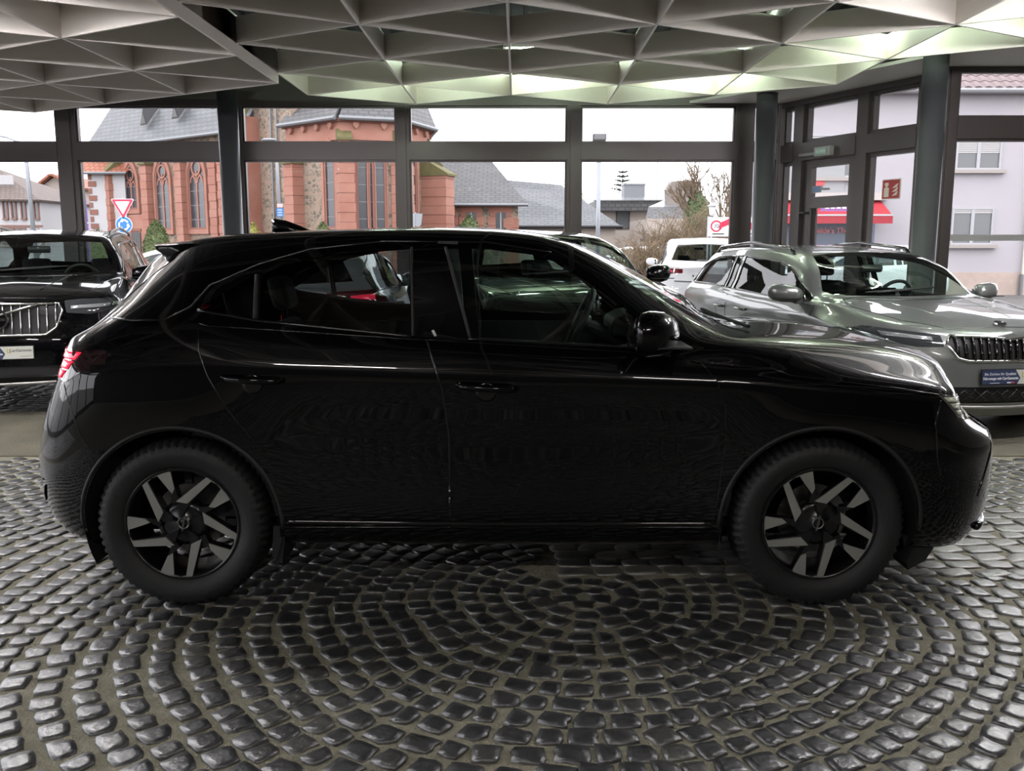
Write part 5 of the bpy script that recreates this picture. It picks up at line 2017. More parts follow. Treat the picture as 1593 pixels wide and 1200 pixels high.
hS = tag(empty('slate_house'), 'house with sloping brown slate flank behind the brown hedge', 'house')
Yk = 54.0
MB().slab((WP(996, 372, Yk)[0], Yk, WP(996, 372, Yk)[1]), (WP(1110, 372, Yk)[0], Yk, WP(996, 372, Yk)[1]), (WP(1100, 322, Yk + 4)[0], Yk + 4, WP(1010, 322, Yk + 4)[1]), (WP(1009, 322, Yk + 4)[0], Yk + 4, WP(1010, 322, Yk + 4)[1]), .15).build('flank_roof', M_SLATE2, hS)
MB().slab((WP(1009, 322, Yk + 4)[0], Yk + 4, WP(1010, 322, Yk + 4)[1]), (WP(1100, 322, Yk + 4)[0], Yk + 4, WP(1010, 322, Yk + 4)[1]), (WP(1085, 304, Yk + 9)[0], Yk + 9, WP(1085, 304, Yk + 9)[1]), (WP(1050, 304, Yk + 9)[0], Yk + 9, WP(1085, 304, Yk + 9)[1]), .1).build('top_roof', M_WET, hS)
MB().box(WP(1006, 372, Yk)[0], WP(1095, 372, Yk)[0], Yk + .3, Yk + 8, -.06, WP(996, 340, Yk)[1]).build('wall', M_CREAMP, hS)
xk, zk = WP(1062, 302, Yk + 5)
MB().prism([(xk - .85, zk - 1.1), (xk + .7, zk - 1.1), (xk + .95, zk + .5), (xk + .6, zk + .85), (xk - .7, zk + .8), (xk - .95, zk + .3)], -1.4, 0, Matrix.Translation((0, Yk + 5, 0)) @ XZ).build('chimney', mat('chimney_slate_brown', (.20, .17, .15), .7), hS)


# ------------------------------------------------------------------ trees, hedges, street furniture
M_BARK = mat('bark', (.14, .105, .075), .9)
M_TWIG = mat('twig', (0.145, 0.106, 0.069), .9)
M_LEAF = mat('hedge_leaf', (.055, .085, .03), .7, vary=(6, .8, (.13, .15, .05)))
M_BRUSH = mat('brown_brush', (0.158, 0.115, 0.073), .9, vary=(2, .8, (0.218, 0.163, 0.103)))


def bare_tree(name, label, base, h, seed, spread=1.0, material=M_TWIG, depth=5, r0=.16):
    rn = random.Random(seed)
    root = tag(empty(name, base), label, 'tree')
    tr, tw = MB(), MB()

    def grow(p, d, L, r, lev):
        q = p + d * L * .5 + Vector((rn.gauss(0, .05), rn.gauss(0, .05), 0)) * L
        e = p + d * L
        (tr if lev < 2 else tw).tube([p, q, e], [r, r * .85, r * .68], 6 if lev < 2 else 3, cap=False)
        if lev >= depth:
            return
        for _ in range(3 if lev else 4):
            a = Vector((rn.gauss(0, .55 * spread), rn.gauss(0, .55 * spread), rn.uniform(.1, .7)))
            nd = (d * .8 + a * .75).normalized()
            grow(p.lerp(e, rn.uniform(.55, 1.0)), nd, L * rn.uniform(.62, .82), r * .58, lev + 1)
    grow(Vector((0, 0, 0)), Vector((0, 0, 1)), h * .30, r0, 0)
    tr.build('trunk', M_BARK, root, smooth=True, fix=False)
    o = tw.build('twigs', material, root, fix=False)
    o['kind'] = 'stuff'
    return root


def bush(name, label, c, rx, ry, rz, n, leaf, material, seed, cone=1.0, cat='bush'):
    """dense bush of leaf blades over a dark core"""
    g = np.random.default_rng(seed)
    root = tag(empty(name, (c[0], c[1], c[2])), label, cat)
    core = MB().lathe([(0.01, rz * 1.93), (rx * .45 * cone, rz * 1.75), (rx * .75, rz * 1.35), (rx * .92, rz * .8), (rx * .9, .1), (0.01, 0)][::-1], 18)
    core.v = [(x, y * ry / rx, z) for x, y, z in core.v]
    core.build('core', material, root, smooth=True)
    lv = MB()
    for _ in range(n):
        th = g.uniform(0, 2 * math.pi)
        t = g.uniform(0, 1) ** .8
        z = rz * 2 * t
        prof = np.interp(t, [0, .4, .68, .88, 1], [.92, .96, .8, .5, .05])
        rr = prof * (1 + g.normal(0, .05))
        p = Vector((rx * rr * math.cos(th), ry * rr * math.sin(th), z + g.normal(0, .03)))
        a = Vector(g.normal(0, 1, 3)).normalized() * leaf
        b = a.cross(Vector(g.normal(0, 1, 3))).normalized() * leaf * .5
        lv.add([p - a, p + b, p + a, p - b], [(0, 1, 2, 3)])
    o = lv.build('leaves', material, root, fix=False)
    o['kind'] = 'stuff'
    return root


def brush(name, label, c, rx, ry, h, n, seed, material=M_BRUSH):
    """thicket of bare upright twigs"""
    g = random.Random(seed)
    root = tag(empty(name, c), label, 'bush')
    b = MB()
    for _ in range(n):
        p = Vector((g.gauss(0, rx * .45), g.gauss(0, ry * .45), 0))
        d = Vector((g.gauss(0, .35), g.gauss(0, .35), 1)).normalized()
        L = h * g.uniform(.5, 1.05) * max(.35, 1 - abs(p.x) / rx * .45)
        m = p + d * L * .5
        e = p + d * L + Vector((g.gauss(0, .15), g.gauss(0, .15), 0)) * L
        b.tube([p, m, e], [.022, .016, .006], 3, cap=False)
        for _k in range(3):
            s = m.lerp(e, g.random())
            b.tube([s, s + Vector((g.gauss(0, .25), g.gauss(0, .25), g.uniform(.05, .35))) * L * .5], [.012, .005], 3, cap=False)
    o = b.build('twigs', material, root, fix=False)
    o['kind'] = 'stuff'
    return root


xh, zh_ = WP(245, 392, 40)
bush('conical_shrub', 'clipped dome shaped green shrub in front of the church wall', (xh, 40, -.06), .62, .62, (WP(245, 343, 40)[1] + .06) / 2, 3000, .05, M_LEAF, 3)
xh, _ = WP(502, 350, 39)
bush('low_shrub', 'low green shrub at the foot of the apse left of its windows', (xh, 39, -.06), .55, .5, (WP(502, 346, 39)[1] + .06) / 2, 1200, .05, M_LEAF, 4)
xh, _ = WP(730, 350, 44)
bush('round_shrub', 'round green shrub before the annex wall windows', (xh, 44, -.06), .75, .6, (WP(730, 335, 44)[1] + .06) / 2, 1800, .05, M_LEAF, 5)
xh, _ = WP(394, 350, 42)
bush('wall_shrub', 'small yellowish shrub beside the gable pier of the church', (xh, 42, -.06), .4, .4, (WP(394, 346, 42)[1] + .06) / 2, 900, .05, mat('yellow_leaf', (.22, .21, .05), .8), 6)
xh, _ = WP(152, 360, 44)
bush('garden_hedge', 'flat dark hedge under the white annex wall', (xh, 44, -.06), 1.2, .5, (WP(152, 358, 44)[1] + .06) / 2, 1500, .05, M_LEAF, 8)
for px, hh, sd, lab in ((1003, 2.6, 11, 'low brown brushwood in front of the bungalow wall'), (1048, 3.2, 12, 'broad brown brushwood before the slate flank'), (1096, 3.6, 13, 'tall brown brushwood beside the globe lamp'), (1130, 3.4, 14, 'dense brown brushwood behind the traffic board')):
    yb_ = 30 + (sd - 11) * 3.4
    xh, _ = WP(px, 380, yb_)
    brush('brushwood', lab, (xh, yb_, -.06), 1.5, .8, hh * yb_ / 40, 420, sd)
xh, _ = WP(1092, 350, 46)
bare_tree('bare_tree', 'large bare tree with ivy behind the globe lamp', (xh, 46, -.06), 7.0, 21, 1.1, M_TWIG, 5, .17)
xh, _ = WP(1127, 350, 43)
bare_tree('bare_tree', 'bare tree close to the right window mullion', (xh, 43, -.06), 6.4, 25, .9, M_TWIG, 5, .14)
xh, _ = WP(905, 350, 76)
bare_tree('bare_tree', 'thin bare tree left of the floodlight mast', (xh, 76, -.06), 8.4, 29, .6, M_TWIG, 5, .10)
xh, _ = WP(845, 350, 70)
bare_tree('bare_tree', 'distant bare tree tip over the slate roof ridge', (xh, 70, -.06), 8.2, 33, .7, M_TWIG, 5, .10)
xh, _ = WP(56, 350, 57)
bare_tree('bare_tree', 'small bare tree beside the lamp post before the white town house', (xh, 57, -.06), 3.6, 35, .8, M_TWIG, 4, .06)
xh, zv = WP(1076, 330, 45.5)
bush('ivy_clump', 'green ivy clump on the trunk of the large bare tree', (xh + .3, 45.5, zv - 1.2), .7, .5, 1.1, 700, .07, mat('ivy_leaf', (.09, .12, .05), .7), 9)
# dark conifer on the skyline
xc, zc = WP(968, 303, 75)
cf = tag(empty('conifer', (xc, 75, 0)), 'small dark conifer on the skyline over the bungalow roof', 'tree')
MB().tube([(0, 0, -.06), (0, 0, WP(968, 262, 75)[1])], [.12, .02], 6).build('trunk', M_BARK, cf)
gb_ = random.Random(4)
zt = WP(968, 262, 75)[1]
for i in range(7):
    z = zt - .35 - i * .36
    L = .35 + i * .14
    b = MB()
    for k in range(7):
        th = 2 * math.pi * k / 7 + i
        e = Vector((math.cos(th) * L, math.sin(th) * L, z - .05 + .25 * L))
        b.tube([(0, 0, z), e], [.05, .012], 4, cap=False)
        for j in range(6):
            s = Vector((0, 0, z)).lerp(e, .3 + j * .14)
            b.tube([s, s + Vector((gb_.gauss(0, .13), gb_.gauss(0, .13), .12))], [.05, .015], 3, cap=False)
    b.build('branch_whorl', mat('conifer_needles', (.05, .065, .055), .9), cf, fix=False)

# lamp posts
M_GALV = mat('galvanised_steel', (.27, .285, .31), .4, .4)
Yl = 24.0
xm, zm = WP(931, 300, Yl)
ml_ = tag(empty('floodlight_mast', (xm, Yl, -.06)), 'pale grey mast with a square floodlight on top', 'lamp post')
zt = WP(931, 222, Yl)[1]
MB().tube([(0, 0, 0), (0, 0, zt + .06)], .055, 12).build('mast', M_GALV, ml_, smooth=True)
MB().box(-.17, .17, -.14, .10, zt + .10, zt + .27).build('lamp_head', mat('floodlight_grey', (.07, .07, .07), .5), ml_, bevel=.01)
MB().box(-.14, .14, -.155, -.14, zt + .13, zt + .25).build('lamp_glass', mat('floodlight_glass', (.12, .12, .125), .2), ml_)
for sx in (-.15, .13):
    MB().box(sx, sx + .02, -.05, .05, zt + .02, zt + .14).build('bracket', M_GALV, ml_)
Yp = 38.0
xm, _ = WP(49, 300, Yp)
lp = tag(empty('street_lamp', (xm, Yp, -.06)), 'tall grey street lamp with curved arm before the left houses', 'lamp post')
a0 = WP(43, 235, Yp)
MB().tube([(0, 0, 0), (WP(46, 262, Yp)[0] - xm - .1, 0, WP(46, 262, Yp)[1]), (a0[0] - xm - .1, 0, a0[1]), (WP(30, 219, Yp)[0] - xm, 0, WP(30, 219, Yp)[1]), (WP(10, 211, Yp)[0] - xm, 0, WP(10, 211, Yp)[1]), (WP(-10, 208, Yp)[0] - xm, 0, WP(-10, 208, Yp)[1])],
          [.10, .08, .07, .05, .045, .04], 10).build('mast', M_GALV, lp, smooth=True)
MB().box(WP(-35, 208, Yp)[0] - xm, WP(-9, 208, Yp)[0] - xm, -.15, .15, WP(0, 208, Yp)[1] - .06, WP(0, 208, Yp)[1] + .06).build('lamp_head', M_GALV, lp)
Yp = 36.5
xm, _ = WP(435, 300, Yp)
l2 = tag(empty('street_lamp', (xm, Yp, -.06)), 'slim pale street lamp with flat head in front of the apse', 'lamp post')
zt = WP(425, 219, Yp)[1]
MB().tube([(0, 0, 0), (-.06, 0, zt - .6), (-.10, 0, zt), (-.4, 0, zt + .10)], [.075, .06, .05, .04], 10).build('mast', M_GALV, l2, smooth=True)
MB().lathe([(0, .05), (.14, .04), (.20, 0), (.14, -.05), (0, -.06)], 16, Matrix.Translation((-.32, 0, zt + .10)) @ Matrix.Scale(1.6, 4, (1, 0, 0))).build('lamp_head', M_GALV, l2, smooth=True)
zz = WP(436, 318, Yp)[1]
MB().box(-.10, .12, -.09, -.07, zz - .06, zz + .08).build('notice', mat('notice_red', (.6, .35, .35), .5), l2)
MB().box(-.12, .13, -.09, -.07, zz - .42, zz - .09).build('blue_board', mat('sign_blue', (.03, .17, .50), .4), l2)
for i in range(3):
    MB().box(-.07, .08, -.095, -.09, zz - .18 - i * .10, zz - .14 - i * .10).build('board_symbol', M_WPLAS, l2)
Yq = 28.6
xm, _ = WP(1108, 330, Yq)
gl = tag(empty('globe_lamp', (xm, Yq, -.06)), 'white mushroom lamp on a post beside the brushwood', 'lamp post')
zt = WP(1108, 333, Yq)[1]
MB().tube([(0, 0, 0), (0, 0, zt + .06)], .035, 10).build('post', M_GALV, gl, smooth=True)
MB().lathe([(.05, zt), (.09, zt + .05), (.11, zt + .28), (.06, zt + .30)], 16).build('globe', mat('opal_glass', (.75, .75, .76), .4), gl, smooth=True)
MB().lathe([(.02, zt + .40), (.10, zt + .34), (.19, zt + .30), (.10, zt + .29)], 16).build('hat', mat('opal_hat', (.62, .62, .63), .4), gl, smooth=True)


# traffic signs
def disc(r, n=28):
    return [(r * math.cos(2 * math.pi * i / n), r * math.sin(2 * math.pi * i / n)) for i in range(n)]


def rtri(r, rr, n=4):
    P = []
    for k in range(3):
        th = math.radians(-90 + 120 * k)
        cx, cy = (r - 2 * rr) * math.cos(th), (r - 2 * rr) * math.sin(th)
        for i in range(n + 1):
            a = th + math.radians(-60 + 120 * i / n)
            P.append((cx + rr * math.cos(a), cy + rr * math.sin(a)))
    return P


M_SRED = mat('traffic_red', (.50, .02, .06), .4)
M_SWHT = mat('traffic_white', (.78, .79, .82), .4)
M_SBLU = mat('traffic_blue', (.02, .16, .55), .4)
Yt = 36.0
xm, zy = WP(191, 322, Yt)
ts = tag(empty('traffic_sign', (xm, Yt, -.06)), 'give way triangle above a blue roundabout disc on one post', 'traffic sign')
MB().tube([(0, .06, 0), (0, .06, zy + .45)], .035, 10).build('post', M_GALV, ts, smooth=True)
MB().prism(rtri(.53, .04), -.02, .0, Matrix.Translation((0, 0, zy + .10)) @ XZ).build('triangle_border', M_SWHT, ts)
MB().prism(rtri(.50, .04), .0, .01, Matrix.Translation((0, 0, zy + .10)) @ XZ).build('triangle_red', M_SRED, ts)
MB().prism(rtri(.335, .02), .01, .02, Matrix.Translation((0, 0, zy + .10)) @ XZ).build('triangle_white', M_SWHT, ts)
zr = WP(191, 350, Yt)[1]
MB().prism(disc(.325), -.02, .0, Matrix.Translation((0, 0, zr + .06)) @ XZ).build('disc_border', M_SWHT, ts)
MB().prism(disc(.305), .0, .01, Matrix.Translation((0, 0, zr + .06)) @ XZ).build('disc_blue', M_SBLU, ts)
for k in range(3):
    P, Q = [], []
    a0 = 30 + 120 * k
    for i in range(7):
        a = math.radians(a0 + 70 * i / 6)
        P.append((.215 * math.cos(a), .215 * math.sin(a)))
        Q.append((.155 * math.cos(a), .155 * math.sin(a)))
    a = math.radians(a0 + 70)
    e = math.radians(a0 + 112)
    head = [(.265 * math.cos(a), .265 * math.sin(a)), (.185 * math.cos(e), .185 * math.sin(e)), (.105 * math.cos(a), .105 * math.sin(a))]
    MB().prism(P + head + Q[::-1], .01, .02, Matrix.Translation((0, 0, zr + .06)) @ XZ).build('arrow', M_SWHT, ts)
Yt = 34.0
xm, zz = WP(646, 343, Yt)
bs = tag(empty('sign_back', (xm, Yt, -.06)), 'grey backs of two angled traffic signs beside the apse corner', 'traffic sign')
MB().tube([(.0, .05, 0), (.0, .05, zz + .35)], .03, 8).build('post', M_GALV, bs, smooth=True)
for sx in (-1, 1):
    MB().prism([(0, .26), (sx * .28, .24), (sx * .22, -.16), (sx * .10, -.26), (0, -.2)], 0, .015, Matrix.Translation((0, 0, zz + .06)) @ Matrix.Rotation(sx * .4, 4, 'Z') @ XZ).build('sign_plate', mat('sign_back_grey', (.26, .28, .30), .5, .4), bs)
Yt = 27.0
for px, lab, kx in ((1119, 'white board with a red ringed 30 left of the corner mullion', 1), (1166, 'white board with a red ringed 30 right of the corner mullion', 0)):
    xm, zz = WP(px, 353, Yt)
    b3 = tag(empty('zone_board', (xm, Yt, -.06)), lab, 'traffic sign')
    MB().tube([(-.32, .05, 0), (-.32, .05, zz + .36)], .03, 8).build('post', M_GALV, b3, smooth=True)
    MB().tube([(.32, .05, 0), (.32, .05, zz + .5)], .03, 8).build('post', M_GALV, b3, smooth=True)
    MB().box(-.32, .32, -.0, .03, zz - .22, zz + .34).build('board', M_SWHT, b3)
    MB().lathe([(.125, -.01), (.17, -.01), (.17, .0), (.125, .0)], 24, Matrix.Translation((-.09, 0, zz + .08)) @ Matrix.Rotation(math.pi / 2, 4, 'X') @ Matrix.Scale(-1, 4, (0, 0, 1)), close=True).build('red_ring', M_SRED, b3)
    text('number', '30', .17, M_TXTD, b3, Matrix.Translation((-.09, -.012, zz + .08)) @ Matrix.Rotation(math.pi / 2, 4, 'X'), .002)
    MB().box(-.2, .15, -.006, 0, zz - .17, zz - .12).build('small_print', M_TXTD, b3)
    if kx:
        MB().prism([(-.02, -.08), (.42, .10), (.46, .30), (.02, .10)], .012, .02, Matrix.Translation((0, 0, zz + .08)) @ XZ).build('red_band', M_SRED, b3)
# TV aerial
xm, za_ = WP(1021, 330, 66)
tv = tag(empty('roof_aerial_mast', (xm, 66, za_ - 1.0)), 'thin television aerial on the bungalow roof', 'aerial')
zt = WP(1021, 246, 66)[1] - za_ + 1.0
MB().tube([(0, 0, 0), (0, 0, zt)], .03, 6).build('mast', M_GALV, tv)
for zz, L in ((zt - .75, .55), (zt - 1.05, .18), (zt - 1.9, .5)):
    MB().tube([(-L * 1.2, 0, zz), (L * .8, 0, zz)], .02, 5).build('element', M_GALV, tv)
# violet feather flag
Yv = 40.0
xm, _ = WP(134, 360, Yv)
fl = tag(empty('feather_flag', (xm, Yv, -.06)), 'tall violet feather flag with white lettering beside the mullion', 'flag')
zt = WP(134, 282, Yv)[1]
MB().tube([(-.25, 0, 0), (-.25, 0, zt), (-.15, 0, zt + .12)], .02, 6).build('pole', M_GALV, fl)
P = [(-.24, .35), (.10, .35), (.12, zt * .6), (.08, zt * .85), (-.05, zt), (-.24, zt + .08)]
MB().prism(P, -.006, .006, XZ).build('cloth', mat('flag_violet', (.16, .06, .38), .7), fl)
text('flag_lettering', 'ople', .42, M_SWHT, fl, Matrix.Translation((-.03, -.012, zt * .62)) @ Matrix.Rotation(math.pi / 2, 4, 'X') @ Matrix.Rotation(-math.pi / 2, 4, 'Z'), .002)
# ------------------------------------------------------------------ the other cars
def rail(x):
    return x


def make_car(name, label, loc, rz, d, paint, res='mid', parts=('front', 'rear'), group=None, far=False):
    """a car from its main measures; local +x is forwards"""
    W, xf, xr = d['W'], d['xf'], d['xr']
    cw, hd, rr, gb = d['cowl'], d['header'], d['rr'], d['gb']
    zh, zc, zb, zbr, zr, zt = d['zhood'], d['zcowl'], d['belt'], d['beltr'], d['roof'], d['ztail']
    R, xa, xb = d['R'], d['xfw'], d['xrw']
    root = tag(empty(name, loc, rz), label, 'car', group)
    zu = d.get('zu', .22)
    mid = (hd + rr) / 2
    L = [
        [(xr, 0, zu + .1), (0, 0, zu), (xf, 0, zu + .03)],
        [(xr, W * .8, zu + .1), (0, W * .82, zu), (xf, W * .8, zu + .02)],
        [(xr, W * .93, zu + .16), (xr + .5, W * .95, zu + .05), (0, W * .95, zu + .05), (xf - .5, W * .95, zu + .04), (xf, W * .92, zu + .06)],
        [(xr, W * .96, zu + .28), (xb, W, zu + .25), (0, W * .98, zu + .22), (xa, W, zu + .25), (xf, W * .96, zu + .18)],
        [(xr, W * .97, .62), (xb, W, .70), (0, W * .98, .66), (xa, W, .70), (xf, W * .96, .55)],
        [(xr, W * .97, zt - .12), (xb, W * .99, zbr - .12), (0, W * .99, zb - .13), (cw - .2, W * .99, zb - .12), (xa, W * .985, zh - .06), (xf - .3, W * .96, zh - .10), (xf, W * .94, zh - .16)],
        [(xr, W * .93, zt - .04), (xb, W * .965, zbr - .05), (0, W * .965, zb - .05), (cw - .2, W * .955, zb - .05), (xa, W * .94, zh + .0), (xf - .3, W * .90, zh - .05), (xf, W * .86, zh - .12)],
        [(xr, W * .86, zt), (gb, W * .88, zbr), (xb, W * .91, zbr), (0, W * .925, zb), (cw - .3, W * .925, zb), (cw + .1, W * .89, zc - .015), (xa, W * .86, (zc + zh) / 2 + .01), (xf - .3, W * .80, zh - .01), (xf, W * .7, zh - .08)],
        [(xr, W * .74, zt + .01), (gb, W * .76, zbr + .02), (rr, W * .70, zr - .14), (rr + .3, W * .70, zr - .085), (mid, W * .72, zr - .06), (hd, W * .70, zr - .12), ((hd + cw) / 2 - .05, W * .75, (zr + zc) / 2 + .02), (cw - .12, W * .80, zc + .03), (cw + .1, W * .76, zc + .0), (xa, W * .7, (zc + zh) / 2 + .03), (xf - .3, W * .62, zh + .01), (xf, W * .5, zh - .06)],
        [(xr, W * .55, zt + .02), (gb, W * .6, zbr + .04), (rr, W * .60, zr - .08), (rr + .3, W * .60, zr - .045), (mid, W * .62, zr - .025), (hd, W * .59, zr - .075), ((hd + cw) / 2, W * .60, (zr + zc) / 2 + .04), (cw, W * .63, zc + .01), (cw + .12, W * .6, zc + .01), (xa, W * .5, (zc + zh) / 2 + .045), (xf - .3, W * .45, zh + .02), (xf, W * .36, zh - .05)],
        [(xr, 0, zt + .03), (gb, 0, zbr + .05), (rr - .02, 0, zr - .05), (rr + .3, 0, zr - .015), (mid, 0, zr), (hd + .06, 0, zr - .05), ((hd + cw) / 2 + .1, 0, (zr + zc) / 2 + .02), (cw + .1, 0, zc), (cw + .2, 0, zc + .005), (xa, 0, (zc + zh) / 2 + .06), (xf - .3, 0, zh + .035), (xf, 0, zh - .03)],
    ]
    bm = loft_body(L, xr, xf, .42, d.get('ef', .6), 3.0, d.get('nf', 2.6), d.get('prof_r', [(.2, .10), (.45, 0), (.7, .02), (1.0, .06), (1.5, .06)]),
                   d.get('prof_f', [(.2, -.08), (.35, 0), (.6, 0), (.8, -.04), (1.1, -.06)]), ns=4 if not far else 3, dx=.06 if not far else .12)
    bv = body_bvh(bm)
    if not far:
        for s in (-1, 1):
            for xw in (xa, xb):
                f = cut(bm, circle(xw, R, R + .045, n=32), 'y', s, facing=-.5, cond=lambda m, s=s: m.y * s > W * .7)
                bmesh.ops.delete(bm, geom=f, context='FACES')
    # side glass
    A0 = cw - .14
    qx = rr - .02
    bp = d.get('bp', (hd + rr) / 2 + .05)
    cp = d.get('cp', xb + .30)
    tz = zr - .15

    def top(x):
        return float(np.interp(x, [gb + .12, qx, rr + .35, mid, hd - .02, (hd + cw) / 2 - .10, A0], [zbr + .07, tz - .07, tz + .02, tz + .035, tz - .02, (zr + zc) / 2 - .06, zb + .035]))

    def bot(x):
        return float(np.interp(x, [xb, 0, cw], [zbr + .015, zb + .015, zb + .01]))
    gl = {}
    segs = {'front_door_window': (bp + .04, A0), 'rear_door_window': (cp + .03, bp - .04), 'quarter_window': (gb + .18, cp - .03)}
    for s in (-1, 1):
        for nm, (x0, x1) in segs.items():
            xs = np.linspace(x0, x1, 9)
            po = [(x, bot(x)) for x in (x0, (x0 + x1) / 2, x1)] + [(x, max(top(x), bot(x) + .02)) for x in xs[::-1]]
            f = cut(bm, po, 'y', s, cond=lambda m: m.z > zb - .1)
            take(bm, f, nm, M_GLASSF if nm[0] == 'f' else M_GLASSR, root, .003)
            P = po + po[:1]
            seam(bv, 'y', s, P, .008, 'window_trim', d.get('trim', M_GLOSSB), root, step=.08)
    a, b = W * .765, W * .59
    ws = [(-a * .9, zc + .03), (-a, zc + .06), (-(a + b) / 2, (zr + zc) / 2 + .02), (-b, zr - .10), (-b * .5, zr - .075), (0, zr - .07), (b * .5, zr - .075), (b, zr - .10), ((a + b) / 2, (zr + zc) / 2 + .02), (a, zc + .06), (a * .9, zc + .03), (0, zc + .02)]
    f = cut(bm, ws, 'x', 1, cond=lambda m: m.x < cw + .15 and m.x > hd - .15, facing=.12)
    take(bm, f, 'windscreen', M_GLASSF, root, .002)
    a, b = W * .66, W * .54
    rw = [(-a, zbr + .10), (-b, zr - .15), (0, zr - .13), (b, zr - .15), (a, zbr + .10), (0, zbr + .07)]
    f = cut(bm, rw, 'x', -1, cond=lambda m: m.x < rr + .1, facing=.12)
    take(bm, f, 'rear_window', M_GLASSR, root, .002)
    if not far:
        x2 = A0 + .12
        for s in (-1, 1):
            for nm, (x0, x1) in {'rear_door': (xb + .30, bp), 'front_door': (bp, cw - .02)}.items():
                po = [(x0, zu + .12), (x1, zu + .12), (x1, zb - .02), (x0, zb - .02)]
                if nm == 'rear_door':
                    po = [(x0 + .12, zu + .12), (x1, zu + .12), (x1, zb - .02), (x0 - .1, zbr - .02), (x0 - .1, .85), (x0 + .08, .6)]
                f = cut(bm, po, 'y', s, facing=.3, cond=lambda m, s=s: m.y * s > W * .8)
                dr_ = take(bm, f, nm, paint, root)
                seam(bv, 'y', s, po + po[:1], .003, 'door_gap', M_GLOSSB, dr_ or root, step=.08)
                hx, hz = x0 + (x1 - x0) * .22, zb - .14
                h, n = surf(bv, 'y', s, hx, hz)
                if h:
                    MB().tube([(hx - .10, h.y + s * .002, hz), (hx - .08, h.y + s * .03, hz), (hx + .08, h.y + s * .03, hz), (hx + .10, h.y + s * .002, hz)], .013, 8).build('door_handle', d.get('handle', paint), dr_ or root, smooth=True)
        bo = [(cw + .10, -W * .72), (cw + .35, -W * .80), (xf - .45, -W * .70), (xf - .20, -W * .45), (xf - .15, 0), (xf - .20, W * .45), (xf - .45, W * .70), (cw + .35, W * .80), (cw + .10, W * .72), (cw + .16, 0)]
        f = cut(bm, bo, 'z', 1, cond=lambda m: m.x > cw, facing=.2)
        take(bm, f, 'bonnet', paint, root)
        seam(bv, 'z', 1, bo + bo[:1], .003, 'bonnet_gap', M_GLOSSB, root, step=.08)
        for y in (-W * .38, W * .38):
            seam(bv, 'z', 1, [(cw + .2, y * 1.1), (xf - .4, y * .75)], .006, 'bonnet_crease', paint, root, step=.08, lift=-.002)
    fr = d.get('front')
    if fr:
        for s in (-1, 1):
            f = cut(bm, [(s * p, q) for p, q in fr['lamp']], 'x', 1, cond=lambda m: m.x > xa - .15, facing=.03)
            take(bm, f, 'headlamp', mat('headlamp_glass', (.05, .055, .06), .06, coat=1.0), root, -.002)
            lamp_patch([(s * p, q) for p, q in fr['drl']], 'x', 1, 'daytime_light', mat('lamp_reflector', (.55, .57, .6), .2, .5), .004, root, bv)
        f = cut(bm, fr['grille'], 'x', 1, cond=lambda m: m.x > xa, facing=.05)
        take(bm, f, 'grille', M_TRIM, root, .012)
        seam(bv, 'x', 1, fr['grille'] + fr['grille'][:1], .012, 'grille_frame', M_CHROME, root, step=.04)
        gx0, gx1 = min(p[0] for p in fr['grille']), max(p[0] for p in fr['grille'])
        y = gx0 + .07
        while y < gx1 - .05:
            inside = [q for q in np.linspace(min(p[1] for p in fr['grille']), max(p[1] for p in fr['grille']), 40) if inpoly((y, q), fr['grille'])]
            if len(inside) > 4:
                seam(bv, 'x', 1, [(y, inside[1]), (y, inside[-2])], fr.get('bar', .007), 'grille_bar', fr.get('barmat', M_CHROME), root, step=.05)
            y += fr.get('pitch', .062)
        f = cut(bm, fr['lower'], 'x', 1, cond=lambda m: m.x > xa, facing=.05)
        take(bm, f, 'lower_grille', M_TRIM, root, .01)
        if fr.get('mesh'):
            zz0, zz1 = min(p[1] for p in fr['lower']), max(p[1] for p in fr['lower'])
            for k in range(-9, 10):
                for sg in (-1, 1):
                    seam(bv, 'x', 1, [(k * .08 - sg * .05, zz0 + .015), (k * .08 + sg * .05, zz1 - .015)], .004, 'mesh_bar', M_GLOSSB, root, step=.06)
        seam(bv, 'x', 1, fr['lip'], .014, 'front_lip', M_CHROME if fr.get('chromelip') else mat('satin_silver_trim', (.42, .42, .40), .35, .6), root, lift=.002)
        h, n = surf(bv, 'x', 1, 0, fr['plate'])
        plate(root, frameM((h.x + .004, 0, fr['plate']), (0, 1, 0), Vector((-n.z * 0 - .05, 0, 1))))
        eh, en = surf(bv, 'x', 1, 0, fr['emblem'])
        em = bpy.data.objects.new('emblem', None)
        COL.objects.link(em)
        em.parent = root
        em.matrix_local = frameM(eh + en * .012, (0, 1, 0), Vector((0, 0, 1)) - en * en.z)
        r0 = fr['emr']
        MB().lathe([(r0 * .78, 0), (r0 * .82, .01), (r0, .01), (r0 * 1.04, 0)], 28, close=True).build('emblem_ring', M_CHROME, em)
        MB().prism(disc(r0 * .8, 20), -.004, .002).build('emblem_disc', M_GLOSSB, em)
        if fr.get('slash'):
            seam(bv, 'x', 1, [(gx0 * .10 - .0, fr['emblem'] + .02), (gx1 * .62, max(p[1] for p in fr['grille']) - .01)], .011, 'grille_slash', M_CHROME, root, lift=.012, step=.05)
            MB().prism([(-r0 * .7, -.012), (r0 * .7, -.012), (r0 * .7, .012), (-r0 * .7, .012)], .002, .006).build('emblem_band', M_CHROME, em)
        else:
            MB().prism([(-r0 * .5, -r0 * .3), (r0 * .3, -r0 * .1), (r0 * .5, r0 * .35), (-.1 * r0, r0 * .1)], .002, .006).build('emblem_wing', M_CHROME, em)
    re_ = d.get('rear')
